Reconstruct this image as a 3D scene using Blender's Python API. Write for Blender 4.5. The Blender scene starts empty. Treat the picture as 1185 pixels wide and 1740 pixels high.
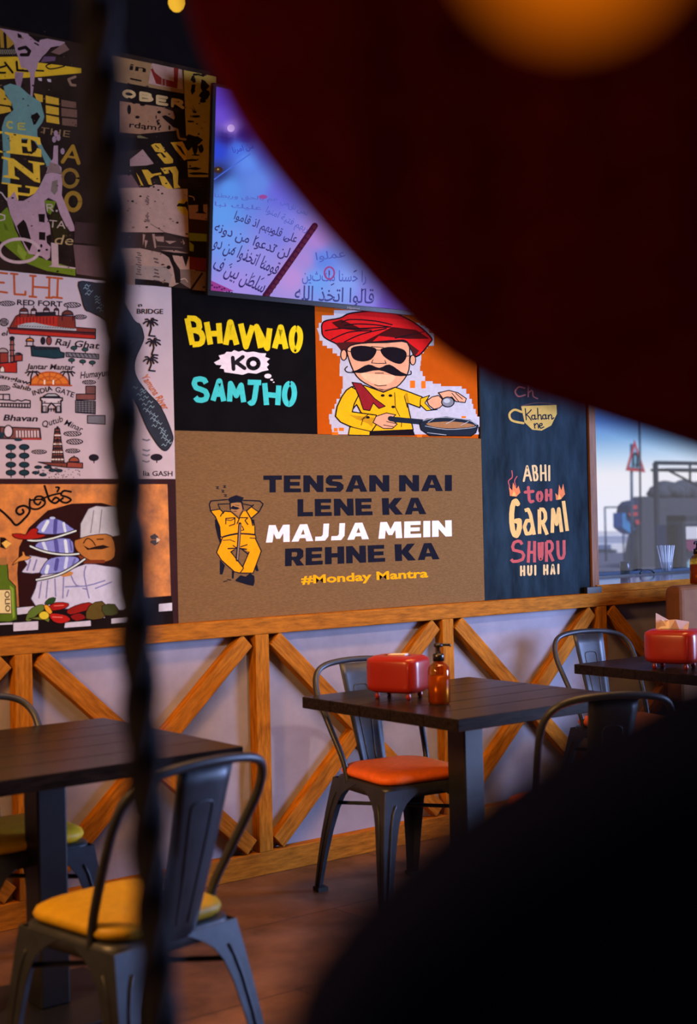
import bpy, math, random
from mathutils import Vector, Matrix, Euler

random.seed(7)
SC = bpy.context.scene
COL = SC.collection

# ------------------------------------------------------------------ camera
FPX = 2343.0                      # focal length in pixels of the 1185 x 1740 frame
YAW, PITCH, ROLL = math.radians(38.356), math.radians(.355), math.radians(-1.261)
CAM = Vector((0, -4.5268, 1.385))
FW = Vector((math.sin(YAW) * math.cos(PITCH), math.cos(YAW) * math.cos(PITCH), math.sin(PITCH)))
_R = Vector((math.cos(YAW), -math.sin(YAW), 0))
_U = _R.cross(FW)
RT = _R * math.cos(ROLL) + _U * math.sin(ROLL)
UP = -_R * math.sin(ROLL) + _U * math.cos(ROLL)
cd = bpy.data.cameras.new('camera')
cam = bpy.data.objects.new('camera', cd)
COL.objects.link(cam)
cam.matrix_world = Matrix((
    (RT.x, UP.x, -FW.x, CAM.x), (RT.y, UP.y, -FW.y, CAM.y), (RT.z, UP.z, -FW.z, CAM.z), (0, 0, 0, 1)))
cd.sensor_fit = 'VERTICAL'
cd.sensor_height = 36
cd.lens = FPX / 1740 * 36
cd.clip_start = .02
cd.clip_end = 400
cd.dof.use_dof = True
cd.dof.focus_distance = 6.4
cd.dof.aperture_fstop = 2.7
SC.camera = cam

# ------------------------------------------------------------------ view, world, lights
SC.view_settings.view_transform = 'Standard'
SC.view_settings.look = 'None'
SC.view_settings.gamma = 1
SC.view_settings.use_curve_mapping = False
SC.view_settings.exposure = 0.0
SC.cycles.use_denoising = True
SC.cycles.max_bounces = 8
SC.cycles.diffuse_bounces = 4
SC.cycles.transparent_max_bounces = 12
SC.cycles.caustics_reflective = False
SC.cycles.caustics_refractive = False
SC.cycles.sample_clamp_indirect = 4

w = bpy.data.worlds.new('sky')
SC.world = w
w.use_nodes = True
nt = w.node_tree
nt.nodes.clear()
wo = nt.nodes.new('ShaderNodeOutputWorld')
bg = nt.nodes.new('ShaderNodeBackground')
rp = nt.nodes.new('ShaderNodeValToRGB')
tc = nt.nodes.new('ShaderNodeTexCoord')
sx = nt.nodes.new('ShaderNodeSeparateXYZ')
nt.links.new(tc.outputs['Generated'], sx.inputs[0])
nt.links.new(sx.outputs['Z'], rp.inputs[0])
nt.links.new(rp.outputs[0], bg.inputs[0])
nt.links.new(bg.outputs[0], wo.inputs[0])
el = rp.color_ramp.elements
el[0].position = 0.0
el[0].color = (.78, .74, .80, 1)
el[1].position = .5
el[1].color = (.03, .10, .32, 1)
for p, c in ((.029, (.80, .74, .75, 1)), (.042, (.46, .58, .72, 1)), (.054, (.20, .36, .60, 1)), (.068, (.07, .17, .52, 1))):
    e = el.new(p)
    e.color = c
bg.inputs['Strength'].default_value = 1.25


def lamp(name, kind, loc, target, energy, color, size=.1, size_y=None, spot=None, spread=None):
    l = bpy.data.lights.new(name, kind)
    l.energy = energy
    l.color = color
    if kind == 'AREA':
        l.shape = 'RECTANGLE'
        l.size = size
        l.size_y = size_y or size
        if spread:
            l.spread = spread
    else:
        l.shadow_soft_size = size
    if kind == 'SPOT':
        l.spot_size = spot
        l.spot_blend = .8
    o = bpy.data.objects.new(name, l)
    COL.objects.link(o)
    o.location = loc
    o.rotation_euler = (Vector(target) - Vector(loc)).to_track_quat('-Z', 'Y').to_euler()
    return o


WARM = (1.0, .46, .14)
COOL = (.42, .55, 1.0)
# daylight through the open shop front on the right, beyond the frame
lamp('shop_front_daylight', 'AREA', (8.3, -3.95, 1.35), (3.4, -.2, 1.05), 640, COOL, 1.8, 1.6)
# warm ceiling lamps
lamp('ceiling_lamp_warm', 'AREA', (3.4, -1.4, 3.35), (3.4, -.9, 0), 34, WARM, 2.6, .3, None, math.radians(95))
# unseen warm fill added low on the viewer's side to brighten cloth and chairs
lamp('room_fill_light', 'AREA', (-.9, -3.3, 1.95), (2.8, -.7, .4), 9, WARM, .6, .6)
lamp('left_fill_light', 'AREA', (.25, -1.45, 1.9), (2.9, -.95, .45), 27, WARM, .4, .4, None, math.radians(105))  # second added fill, without a fixture, to brighten the seats under the tables
# sun over the roof, reaching only the street behind the window
sun = lamp('street_sun', 'SUN', (6, 2, 8), (6, 2 + .62, 8 - .78), 3.2, (1.0, .93, .86), .01)
lamp('ceiling_spot_centre', 'SPOT', (3.7, -3.3, 3.35), (3.7, 0, 1.36), 200, (1.0, .80, .74), .06, None, math.radians(40))
lamp('ceiling_spot_left', 'SPOT', (2.1, -3.3, 3.35), (2.1, 0, 1.40), 40, (1.0, .72, .66), .06, None, math.radians(40))


# ------------------------------------------------------------------ materials
def lin(c):
    c = c / 255.0
    return c / 12.92 if c <= .04045 else ((c + .055) / 1.055) ** 2.4


MATS = {}


def mat(name, col, rough=.6, metal=0.0, noise=0.0, scale=20.0, bump=0.0, spec=.4, stretch=None, col2=None, coat=0.0):
    if name in MATS:
        return MATS[name]
    m = bpy.data.materials.new(name)
    MATS[name] = m
    m.use_nodes = True
    n = m.node_tree
    b = n.nodes['Principled BSDF']
    b.inputs['Base Color'].default_value = (*col, 1)
    b.inputs['Roughness'].default_value = rough
    b.inputs['Metallic'].default_value = metal
    b.inputs['Specular IOR Level'].default_value = spec
    b.inputs['Coat Weight'].default_value = coat
    if noise or bump:
        t = n.nodes.new('ShaderNodeTexCoord')
        mp = n.nodes.new('ShaderNodeMapping')
        if stretch:
            mp.inputs['Scale'].default_value = stretch
        nz = n.nodes.new('ShaderNodeTexNoise')
        nz.inputs['Scale'].default_value = scale
        nz.inputs['Detail'].default_value = 6
        nz.inputs['Roughness'].default_value = .65
        n.links.new(t.outputs['Object'], mp.inputs[0])
        n.links.new(mp.outputs[0], nz.inputs['Vector'])
        if noise:
            r = n.nodes.new('ShaderNodeValToRGB')
            r.color_ramp.elements[0].position = .3
            r.color_ramp.elements[1].position = .7
            lo = col2 or tuple(c * (1 - noise) for c in col)
            hi = tuple(min(1, c * (1 + noise)) for c in col)
            r.color_ramp.elements[0].color = (*lo, 1)
            r.color_ramp.elements[1].color = (*hi, 1)
            n.links.new(nz.outputs['Fac'], r.inputs[0])
            n.links.new(r.outputs[0], b.inputs['Base Color'])
        if bump:
            bp = n.nodes.new('ShaderNodeBump')
            bp.inputs['Strength'].default_value = bump
            bp.inputs['Distance'].default_value = .004
            n.links.new(nz.outputs['Fac'], bp.inputs['Height'])
            n.links.new(bp.outputs[0], b.inputs['Normal'])
    return m


def emit(name, col, strength=1.0):
    if name in MATS:
        return MATS[name]
    m = bpy.data.materials.new(name)
    MATS[name] = m
    m.use_nodes = True
    n = m.node_tree
    b = n.nodes['Principled BSDF']
    b.inputs['Base Color'].default_value = (0, 0, 0, 1)
    b.inputs['Specular IOR Level'].default_value = 0
    b.inputs['Emission Color'].default_value = (*col, 1)
    b.inputs['Emission Strength'].default_value = strength
    return m


def ink(r, g, b, E=(1, 1, 1)):
    """printed / painted colour: photographed sRGB value divided by the light falling on that board"""
    k = 'print_%d_%d_%d_%d' % (r, g, b, int(E[0] * 100))
    c = [max(.008, min(.85, lin(v) / e)) for v, e in zip((r, g, b), E)]
    return mat(k, c, .8, 0, .10, 45, 0, .0)


def screen_ink(r, g, b):
    return emit('screen_%d_%d_%d' % (r, g, b), [lin(v) for v in (r, g, b)], 1.0)


def glass_mat(name, tint=(1, 1, 1), rough=.0):
    m = bpy.data.materials.new(name)
    m.use_nodes = True
    n = m.node_tree
    n.nodes.clear()
    o = n.nodes.new('ShaderNodeOutputMaterial')
    mx = n.nodes.new('ShaderNodeMixShader')
    tr = n.nodes.new('ShaderNodeBsdfTransparent')
    gl = n.nodes.new('ShaderNodeBsdfGlossy')
    fr = n.nodes.new('ShaderNodeFresnel')
    tr.inputs[0].default_value = (*tint, 1)
    gl.inputs['Roughness'].default_value = rough
    gm = n.nodes.new('ShaderNodeNewGeometry')
    ma = n.nodes.new('ShaderNodeMath')          # index of refraction seen from inside or outside the pane
    ma.operation = 'MULTIPLY_ADD'
    ma.inputs[1].default_value = 1 / 1.45 - 1.45
    ma.inputs[2].default_value = 1.45
    n.links.new(gm.outputs['Backfacing'], ma.inputs[0])
    n.links.new(ma.outputs[0], fr.inputs[0])
    n.links.new(fr.outputs[0], mx.inputs[0])
    n.links.new(tr.outputs[0], mx.inputs[1])
    n.links.new(gl.outputs[0], mx.inputs[2])
    n.links.new(mx.outputs[0], o.inputs[0])
    return m


# ------------------------------------------------------------------ geometry helpers
def ray(px, py):
    return FW + RT * ((px - 592.5) / FPX) - UP * ((py - 870) / FPX)


def W(px, py, y=0.0):
    d = ray(px, py)
    return CAM + d * ((y - CAM.y) / d.y)


def at_depth(px, py, d):
    return CAM + ray(px, py) * d


def tag(o, label=None, cat=None, group=None, kind=None):
    if label:
        o['label'] = label
    if cat:
        o['category'] = cat
    if group:
        o['group'] = group
    if kind:
        o['kind'] = kind
    return o


def empty(name, loc, rz=0.0):
    o = bpy.data.objects.new(name, None)
    COL.objects.link(o)
    o.empty_display_size = .1
    o.location = loc
    o.rotation_euler = (0, 0, rz)
    return o


class MB:
    def __init__(s):
        s.v, s.f, s.m, s.s = [], [], [], []

    def face(s, idx, m=0, sm=False):
        s.f.append(tuple(idx))
        s.m.append(m)
        s.s.append(sm)

    def add(s, verts, faces, m=0, sm=False):
        b = len(s.v)
        s.v += [Vector(v) for v in verts]
        for f in faces:
            s.face([i + b for i in f], m, sm)

    def box(s, c, d, rot=None, m=0, taper=None):
        x, y, z = d[0] / 2, d[1] / 2, d[2] / 2
        vs = [Vector((i * x, j * y, k * z)) for k in (-1, 1) for j in (-1, 1) for i in (-1, 1)]
        if taper:
            for v in vs:
                if v.z > 0:
                    v.x *= taper
                    v.y *= taper
        if rot is not None:
            R = rot if isinstance(rot, Matrix) else Euler(rot).to_matrix()
            vs = [R @ v for v in vs]
        vs = [v + Vector(c) for v in vs]
        s.add(vs, [(0, 2, 3, 1), (4, 5, 7, 6), (0, 1, 5, 4), (1, 3, 7, 5), (3, 2, 6, 7), (2, 0, 4, 6)], m)

    def tube(s, pts, r, n=10, closed=False, m=0, caps=True):
        pts = [Vector(p) for p in pts]
        rr = r if isinstance(r, (list, tuple)) else [r] * len(pts)
        L = len(pts)
        b = len(s.v)
        prev = None
        for i, p in enumerate(pts):
            if closed:
                t = pts[(i + 1) % L] - pts[i - 1]
            else:
                t = pts[min(i + 1, L - 1)] - pts[max(i - 1, 0)]
            t.normalize()
            if prev is None:
                a = Vector((0, 0, 1)) if abs(t.z) < .9 else Vector((1, 0, 0))
                u = t.cross(a).normalized()
            else:
                u = (prev - t * prev.dot(t)).normalized()
            prev = u
            v = t.cross(u)
            for k in range(n):
                an = 2 * math.pi * k / n
                s.v.append(p + (u * math.cos(an) + v * math.sin(an)) * rr[i])
        for i in range(L if closed else L - 1):
            j = (i + 1) % L
            for k in range(n):
                s.face((b + i * n + k, b + i * n + (k + 1) % n, b + j * n + (k + 1) % n, b + j * n + k), m, True)
        if caps and not closed:
            s.face([b + k for k in range(n)][::-1], m)
            s.face([b + (L - 1) * n + k for k in range(n)], m)

    def lathe(s, prof, c=(0, 0, 0), n=24, m=0, sm=True):
        b = len(s.v)
        c = Vector(c)
        for r, z in prof:
            for k in range(n):
                a = 2 * math.pi * k / n
                s.v.append(c + Vector((r * math.cos(a), r * math.sin(a), z)))
        for i in range(len(prof) - 1):
            for k in range(n):
                s.face((b + i * n + k, b + i * n + (k + 1) % n, b + (i + 1) * n + (k + 1) % n, b + (i + 1) * n + k), m, sm)
        if prof[0][0] > 1e-6:
            s.face([b + k for k in range(n)][::-1], m)
        if prof[-1][0] > 1e-6:
            s.face([b + (len(prof) - 1) * n + k for k in range(n)], m)

    def prism(s, pts, off, m=0):
        """outline (world points in a plane) pushed along off"""
        n = len(pts)
        vs = [Vector(p) for p in pts] + [Vector(p) + Vector(off) for p in pts]
        fs = [tuple(range(n)), tuple(range(2 * n - 1, n - 1, -1))]
        fs += [(i, i + n, (i + 1) % n + n, (i + 1) % n) for i in range(n)]
        s.add(vs, fs, m)

    def build(s, name, mats, parent=None, loc=(0, 0, 0), rz=0.0, bevel=0, seg=2, subsurf=0, smooth=False, ang=None):
        me = bpy.data.meshes.new(name)
        me.from_pydata([tuple(v) for v in s.v], [], s.f)
        for mt in (mats if isinstance(mats, (list, tuple)) else [mats]):
            me.materials.append(mt)
        for p, mi, sm in zip(me.polygons, s.m, s.s):
            p.material_index = mi
            p.use_smooth = sm or smooth
        me.validate()
        me.update()
        o = bpy.data.objects.new(name, me)
        COL.objects.link(o)
        o.location = loc
        o.rotation_euler = (0, 0, rz)
        if parent:
            o.parent = parent
        if bevel:
            b = o.modifiers.new('bevel', 'BEVEL')
            b.width = bevel
            b.segments = seg
            b.limit_method = 'ANGLE'
            b.angle_limit = math.radians(40)
        if subsurf:
            sb = o.modifiers.new('subsurf', 'SUBSURF')
            sb.levels = sb.render_levels = subsurf
        return o


def copy_tree(o, parent=None):
    c = o.copy()
    COL.objects.link(c)
    c.parent = parent
    for ch in list(o.children):
        copy_tree(ch, c)
    return c


def catmull(pts, n=6, closed=False):
    P = [Vector(p) for p in pts]
    L = len(P)
    out = []
    rng = range(L) if closed else range(L - 1)
    for i in rng:
        if closed:
            a, b, c, d = P[i - 1], P[i], P[(i + 1) % L], P[(i + 2) % L]
        else:
            a, b, c, d = P[max(i - 1, 0)], P[i], P[i + 1], P[min(i + 2, L - 1)]
        for k in range(n):
            t = k / n
            out.append(.5 * ((2 * b) + (c - a) * t + (2 * a - 5 * b + 4 * c - d) * t * t + (3 * b - a - 3 * c + d) * t ** 3))
    if not closed:
        out.append(P[-1])
    return out


# ------------------------------------------------------------------ lettering
def arc(cx, cy, rx, ry, a0, a1, n=10):
    return [(cx + rx * math.cos(math.radians(a0 + (a1 - a0) * i / n)), cy + ry * math.sin(math.radians(a0 + (a1 - a0) * i / n))) for i in range(n + 1)]


# pen lettering: strokes in a unit box, y up
PEN = {
    'A': [[(0, 0), (.45, 1), (.55, 1), (1, 0)], [(.2, .36), (.8, .36)]],
    'B': [[(0, 0), (0, 1)], [(0, 1), (.6, 1), (.85, .88), (.85, .66), (.6, .54), (0, .54)], [(.5, .54), (.9, .44), (1, .24), (.85, .06), (.6, 0), (0, 0)]],
    'C': [arc(.55, .5, .5, .5, 55, 305)],
    'D': [[(0, 0), (0, 1)], [(0, 1), (.5, 1), (.9, .8), (1, .5), (.9, .2), (.5, 0), (0, 0)]],
    'E': [[(1, 1), (0, 1), (0, 0), (1, 0)], [(0, .52), (.8, .52)]],
    'F': [[(1, 1), (0, 1), (0, 0)], [(0, .52), (.8, .52)]],
    'G': [arc(.55, .5, .52, .5, 55, 330), [(.6, .42), (1.0, .42), (1.0, .2)]],
    'H': [[(0, 0), (0, 1)], [(1, 0), (1, 1)], [(0, .48), (1, .48)]],
    'I': [[(.5, 0), (.5, 1)]],
    'J': [[(0, 1), (1, 1)], [(.68, 1), (.68, .22), (.52, .03), (.25, 0), (.02, .12)]],
    'K': [[(0, 0), (0, 1)], [(1, 1), (.05, .45)], [(.3, .58), (1, 0)]],
    'L': [[(0, 1), (0, 0), (1, 0)]],
    'M': [[(0, 0), (.12, 1), (.5, .35), (.88, 1), (1, 0)]],
    'N': [[(0, 0), (0, 1), (1, 0), (1, 1)]],
    'O': [arc(.5, .5, .5, .5, 90, 450, 18)],
    'R': [[(0, 0), (0, 1)], [(0, 1), (.65, 1), (.95, .86), (.95, .64), (.65, .5), (0, .5)], [(.4, .5), (1, 0)]],
    'S': [[(.95, .8), (.82, .96), (.5, 1), (.15, .95), (.02, .76), (.14, .58), (.5, .51), (.86, .42), (.99, .24), (.85, .05), (.5, 0), (.15, .03), (0, .15)]],
    'T': [[(0, 1), (1, 1)], [(.5, 1), (.5, 0)]],
    'U': [[(0, 1), (0, .25), (.2, .03), (.5, 0), (.8, .03), (1, .25), (1, 1)]],
    'V': [[(0, 1), (.5, 0), (1, 1)]],
    'a': [[(.1, .95), (.6, 1), (.85, .8), (.95, 0)], [(.85, .55), (.3, .55), (.02, .3), (.2, .02), (.6, .05), (.88, .3)]],
    't': [[(.45, 1.1), (.45, .15), (.65, 0), (1, .05)], [(0, .75), (1, .78)]],
    'o': [arc(.5, .4, .48, .4, 90, 450, 16)],
}
# heavy block lettering: filled outlines in a unit box; (outlines, relative width)
BLOCK = {
    'T': ([[(0, 1), (1, 1), (1, .74), (.67, .74), (.67, 0), (.33, 0), (.33, .74), (0, .74)]], 1.0),
    'E': ([[(0, 0), (0, 1), (.95, 1), (.95, .77), (.36, .77), (.36, .62), (.9, .62), (.9, .39), (.36, .39), (.36, .23), (.98, .23), (.98, 0)]], .95),
    'N': ([[(0, 0), (0, 1), (.33, 1), (.67, .5), (.67, 1), (1, 1), (1, 0), (.68, 0), (.33, .5), (.33, 0)]], 1.08),
    'S': ([[(.05, .02), (.02, .27), (.6, .25), (.63, .34), (.25, .38), (.03, .55), (.03, .8), (.2, 1), (.92, 1), (.95, .76), (.4, .76), (.37, .66), (.8, .6), (1, .42), (1, .2), (.82, 0)]], .98),
    'A': ([[(0, 0), (.33, 1), (.5, 1), (.5, .72), (.41, .4), (.5, .4), (.5, .19), (.37, .19), (.32, 0)],
           [(1, 0), (.67, 1), (.5, 1), (.5, .72), (.59, .4), (.5, .4), (.5, .19), (.63, .19), (.68, 0)]], 1.18),
    'I': ([[(0, 0), (0, 1), (1, 1), (1, 0)]], .38),
    'L': ([[(0, 0), (0, 1), (.38, 1), (.38, .25), (1, .25), (1, 0)]], .85),
    'K': ([[(0, 0), (0, 1), (.34, 1), (.34, .62), (.62, 1), (1, 1), (.66, .53), (1, 0), (.62, 0), (.34, .42), (.34, 0)]], 1.12),
    'M': ([[(0, 0), (.06, 1), (.34, 1), (.5, .55), (.66, 1), (.94, 1), (1, 0), (.73, 0), (.7, .52), (.58, .2), (.42, .2), (.3, .52), (.27, 0)]], 1.3),
    'J': ([[(0, 0), (0, .25), (.42, .25), (.52, .35), (.52, 1), (.92, 1), (.92, .25), (.7, 0)]], .78),
    'R': ([[(0, 0), (0, 1), (.36, 1), (.36, 0)], [(.36, 1), (.8, 1), (.98, .85), (.98, .5), (.8, .33), (.36, .33), (.36, .53), (.6, .53), (.64, .6), (.64, .74), (.58, .78), (.36, .78)], [(.42, .35), (.75, .38), (1.02, 0), (.62, 0)]], 1.02),
    'H': ([[(0, 0), (0, 1), (.35, 1), (.35, .63), (.65, .63), (.65, 1), (1, 1), (1, 0), (.65, 0), (.65, .38), (.35, .38), (.35, 0)]], 1.05),
}
_ar = {'ا': (0xFE8D, 2), 'ب': (0xFE8F, 4), 'ة': (0xFE93, 2), 'ت': (0xFE95, 4), 'ح': (0xFEA1, 4), 'خ': (0xFEA5, 4), 'د': (0xFEA9, 2), 'ذ': (0xFEAB, 2),
       'ر': (0xFEAD, 2), 'س': (0xFEB1, 4), 'ط': (0xFEC1, 4), 'ع': (0xFEC9, 4), 'ف': (0xFED1, 4), 'ق': (0xFED5, 4), 'ك': (0xFED9, 4), 'ل': (0xFEDD, 4), 'م': (0xFEE1, 4),
       'ن': (0xFEE5, 4), 'ه': (0xFEE9, 4), 'و': (0xFEED, 2), 'ى': (0xFEEF, 2), 'ي': (0xFEF1, 4)}


def shape_arabic(t):
    out = []
    for i, c in enumerate(t):
        if c not in _ar:
            out.append(c)
            continue
        base, n = _ar[c]
        pj = i > 0 and t[i - 1] in _ar and _ar[t[i - 1]][1] == 4
        nj = n == 4 and i + 1 < len(t) and t[i + 1] in _ar
        out.append(chr(base + (3 if pj and nj else 2 if nj else 1 if pj else 0)))
    return ''.join(out[::-1])


def glyph_mesh(text, weight=0.0):
    c = bpy.data.curves.new('lettering', 'FONT')
    c.body = text
    c.size = 1
    c.offset = weight
    c.resolution_u = 3
    o = bpy.data.objects.new('lettering', c)
    COL.objects.link(o)
    dg = bpy.context.evaluated_depsgraph_get()
    e = o.evaluated_get(dg)
    me = e.to_mesh()
    v = [(p.co.x, p.co.y) for p in me.vertices]
    f = [tuple(p.vertices) for p in me.polygons]
    e.to_mesh_clear()
    bpy.data.objects.remove(o)
    bpy.data.curves.remove(c)
    return v, f


# reference windows of the photograph: origin and magnification of each
ZOOM = dict(A=(0, 0, 2.9625), B=(0, 440, 3.703), C=(0, 800, 3.703), D=(340, 120, 3.118), E=(280, 480, 4.232), F=(530, 510, 3.95), G=(300, 740, 2.236),
            H=(810, 640, 3.16), M=(1000, 680, 5.119), N=(350, 800, 8.286), P=(0, 30, 6.96), Q=(0, 250, 7.567), R=(195, 80, 6.97), S=(195, 280, 6.97))


class Art:
    """flat print on a board: outlines measured on the wall plane"""
    STEP = 7e-5

    def __init__(s, board, plane, zoom, E=(1, 1, 1), inkf=None):
        s.board, s.plane, s.z, s.E = board, plane, zoom, E
        s.lift0 = 2e-4
        s.laid = []
        s.inkf = inkf or (lambda c: ink(*c, E=s.E))
        s.part(None)

    def part(s, name):
        s.name = name
        s.v, s.f, s.m, s.mats = [], [], [], []

    def mi(s, col):
        m = s.inkf(col)
        if m not in s.mats:
            s.mats.append(m)
        return s.mats.index(m)

    def pt(s, p, lift):
        x0, y0, k = ZOOM[s.z]
        q = s.plane(x0 + p[0] / k, y0 + p[1] / k)
        return q + s.normal * lift

    normal = Vector((0, -1, 0))

    def raw(s, col, pts, faces, Q=None):
        x0, x1 = min(p[0] for p in pts), max(p[0] for p in pts)
        y0, y1 = min(p[1] for p in pts), max(p[1] for p in pts)
        ox, oy, oz = ZOOM[s.z]
        bb = (ox + x0 / oz, ox + x1 / oz, oy + y0 / oz, oy + y1 / oz)
        s.lift = s.lift0                     # a print lies one ink layer above whatever it covers
        for (a0, a1, b0, b1), lv in s.laid:
            if lv + s.STEP > s.lift and a0 < bb[1] and bb[0] < a1 and b0 < bb[3] and bb[2] < b1:
                s.lift = lv + s.STEP
        s.laid.append((bb, s.lift))
        b = len(s.v)
        s.v += [s.pt(p, s.lift + (Q[i] if Q else 0)) for i, p in enumerate(pts)]
        k = s.mi(col)
        for f in faces:
            a = 0
            for i in range(len(f)):
                p, q = pts[f[i]], pts[f[(i + 1) % len(f)]]
                a += p[0] * q[1] - q[0] * p[1]
            if abs(a) < 1e-6:
                continue
            s.f.append(tuple(b + i for i in (f if a < 0 else f[::-1])))
            s.m.append(k)

    def poly(s, col, pts, smooth=0, line=None, lw=6):
        if smooth:
            pts = [(v.x, v.y) for v in catmull([(*p, 0) for p in pts], smooth, True)]
        s.raw(col, pts, [tuple(range(len(pts)))])
        if line:
            s.stroke(line, list(pts) + [pts[0]], lw)

    def stroke(s, col, pts, wd, smooth=0, caps=True):
        if smooth:
            pts = [(v.x, v.y) for v in catmull([(*p, 0) for p in pts], smooth)]
        P, F, Q = [], [], []
        h = wd / 2
        par = 0
        for (x0, y0), (x1, y1) in zip(pts, pts[1:]):
            d = math.hypot(x1 - x0, y1 - y0)
            if d < 1e-6:
                continue
            nx, ny = -(y1 - y0) / d * h, (x1 - x0) / d * h
            b = len(P)
            P += [(x0 + nx, y0 + ny), (x1 + nx, y1 + ny), (x1 - nx, y1 - ny), (x0 - nx, y0 - ny)]
            F.append((b, b + 1, b + 2, b + 3))
            Q += [par * 1e-5] * 4
            par ^= 1
        for x, y in (pts if caps else pts[1:-1]):
            b = len(P)
            P += [(x + h * math.cos(k * math.pi / 4), y + h * math.sin(k * math.pi / 4)) for k in range(8)]
            F.append(tuple(range(b, b + 8)))
            Q += [2e-5 + par * 1e-5] * 8
            par ^= 1
        s.raw(col, P, F, Q)

    def disc(s, col, x, y, rx, ry=None, line=None, lw=6, n=20, a0=0, a1=360):
        ry = ry or rx
        pts = [(x + rx * math.cos(math.radians(a0 + (a1 - a0) * k / n)), y + ry * math.sin(math.radians(a0 + (a1 - a0) * k / n))) for k in range(n + (a1 - a0 < 360))]
        s.poly(col, pts, 0, line, lw)

    def ring(s, col, x, y, rx, ry, wd, n=24):
        s.stroke(col, [(x + rx * math.cos(2 * math.pi * k / n), y + ry * math.sin(2 * math.pi * k / n)) for k in range(n + 1)], wd)

    def quad(s, q, u, v):
        (ax, ay), (bx, by), (cx, cy), (dx, dy) = q       # tl tr br bl ; v up
        tx, ty = ax + (bx - ax) * u, ay + (by - ay) * u
        lx, ly = dx + (cx - dx) * u, dy + (cy - dy) * u
        return (lx + (tx - lx) * v, ly + (ty - ly) * v)

    def pen(s, col, ch, q, wd, caps=True):
        h = wd / 2
        (ax, ay), (bx, by), (cx, cy), (dx, dy) = q
        wt, ht = max(1, math.hypot(bx - ax, by - ay)), max(1, math.hypot(dx - ax, dy - ay))
        wb = max(1, math.hypot(cx - dx, cy - dy))
        for st in PEN[ch]:
            pts = []
            for u, v in st:
                ww = wb + (wt - wb) * v
                mu = min(.45, h / ww)
                mv = min(.45, h / ht) * (1 if caps else (.35 if len(st) < 4 and ch not in 'EFTIBDR' else .9))
                pts.append(s.quad(q, mu + u * (1 - 2 * mu), mv + v * (1 - 2 * mv)))
            s.stroke(col, pts, wd, 0, caps)

    def penword(s, col, word, p0, p1, hgt, wd, gap=.22):
        ws = [(.35 if c in 'I' else 1.15 if c in 'M' else .5 if c == ' ' else .85) for c in word]
        tot = sum(ws) + gap * (len(word) - 1)
        u = 0
        for c, wl in zip(word, ws):
            if c != ' ':
                a, b = u / tot, (u + wl) / tot
                bl = (p0[0] + (p1[0] - p0[0]) * a, p0[1] + (p1[1] - p0[1]) * a)
                br = (p0[0] + (p1[0] - p0[0]) * b, p0[1] + (p1[1] - p0[1]) * b)
                s.pen(col, c, ((bl[0], bl[1] - hgt), (br[0], br[1] - hgt), br, bl), wd)
            u += wl + gap

    def block(s, col, word, tl, tr, br, bl, gap=.10, space=.32):
        tot = sum(space if c == ' ' else BLOCK[c][1] for c in word) + gap * (len(word) - 1)
        u = 0
        q = (tl, tr, br, bl)
        for c in word:
            if c == ' ':
                u += space + gap
                continue
            outs, wl = BLOCK[c]
            for o in outs:
                s.poly(col, [s.quad(q, (u + x * wl) / tot, y) for x, y in o])
            u += wl + gap

    def text(s, col, t, p0, p1, hgt, weight=.0, shear=0.0):
        v, f = glyph_mesh(t, weight)
        if not v:
            return
        x0, x1 = min(p[0] for p in v), max(p[0] for p in v)
        dx, dy = p1[0] - p0[0], p1[1] - p0[1]
        d = math.hypot(dx, dy) or 1
        nx, ny = dy / d, -dx / d
        P = []
        for x, y in v:
            uu = (x - x0) / (x1 - x0)
            vv = y / .69
            P.append((p0[0] + dx * uu + nx * vv * hgt + dx / d * vv * hgt * shear, p0[1] + dy * uu + ny * vv * hgt + dy / d * vv * hgt * shear))
        s.raw(col, P, f)

    def done(s):
        if not s.f:
            return None
        L = s.board.location
        me = bpy.data.meshes.new(s.name)
        me.from_pydata([tuple(v - L) for v in s.v], [], s.f)
        for m in s.mats:
            me.materials.append(m)
        for p, k in zip(me.polygons, s.m):
            p.material_index = k
        me.update()
        o = bpy.data.objects.new(s.name, me)
        COL.objects.link(o)
        o.parent = s.board
        s.part(None)
        return o


# ------------------------------------------------------------------ the room
M_black = mat('black_wall_paint', (.006, .004, .004), .9, 0, .3, 6, 0, .05)
M_white = mat('white_wainscot_plaster', (.315, .300, .350), .85, 0, .10, 9, .25, .1)
M_wood = mat('stained_pine', (.35, .125, .009), .65, 0, .45, 9, .25, .05, (1.2, 9, 9))
M_wood_v = mat('stained_pine_upright', (.37, .135, .009), .65, 0, .45, 9, .25, .05, (9, 9, 1.2))
M_ceil = mat('dark_ceiling_paint', (.02, .015, .013), .9, 0, .2, 4)
M_edge = mat('board_edge', (.10, .08, .07), .7, 0, .2, 20)


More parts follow.
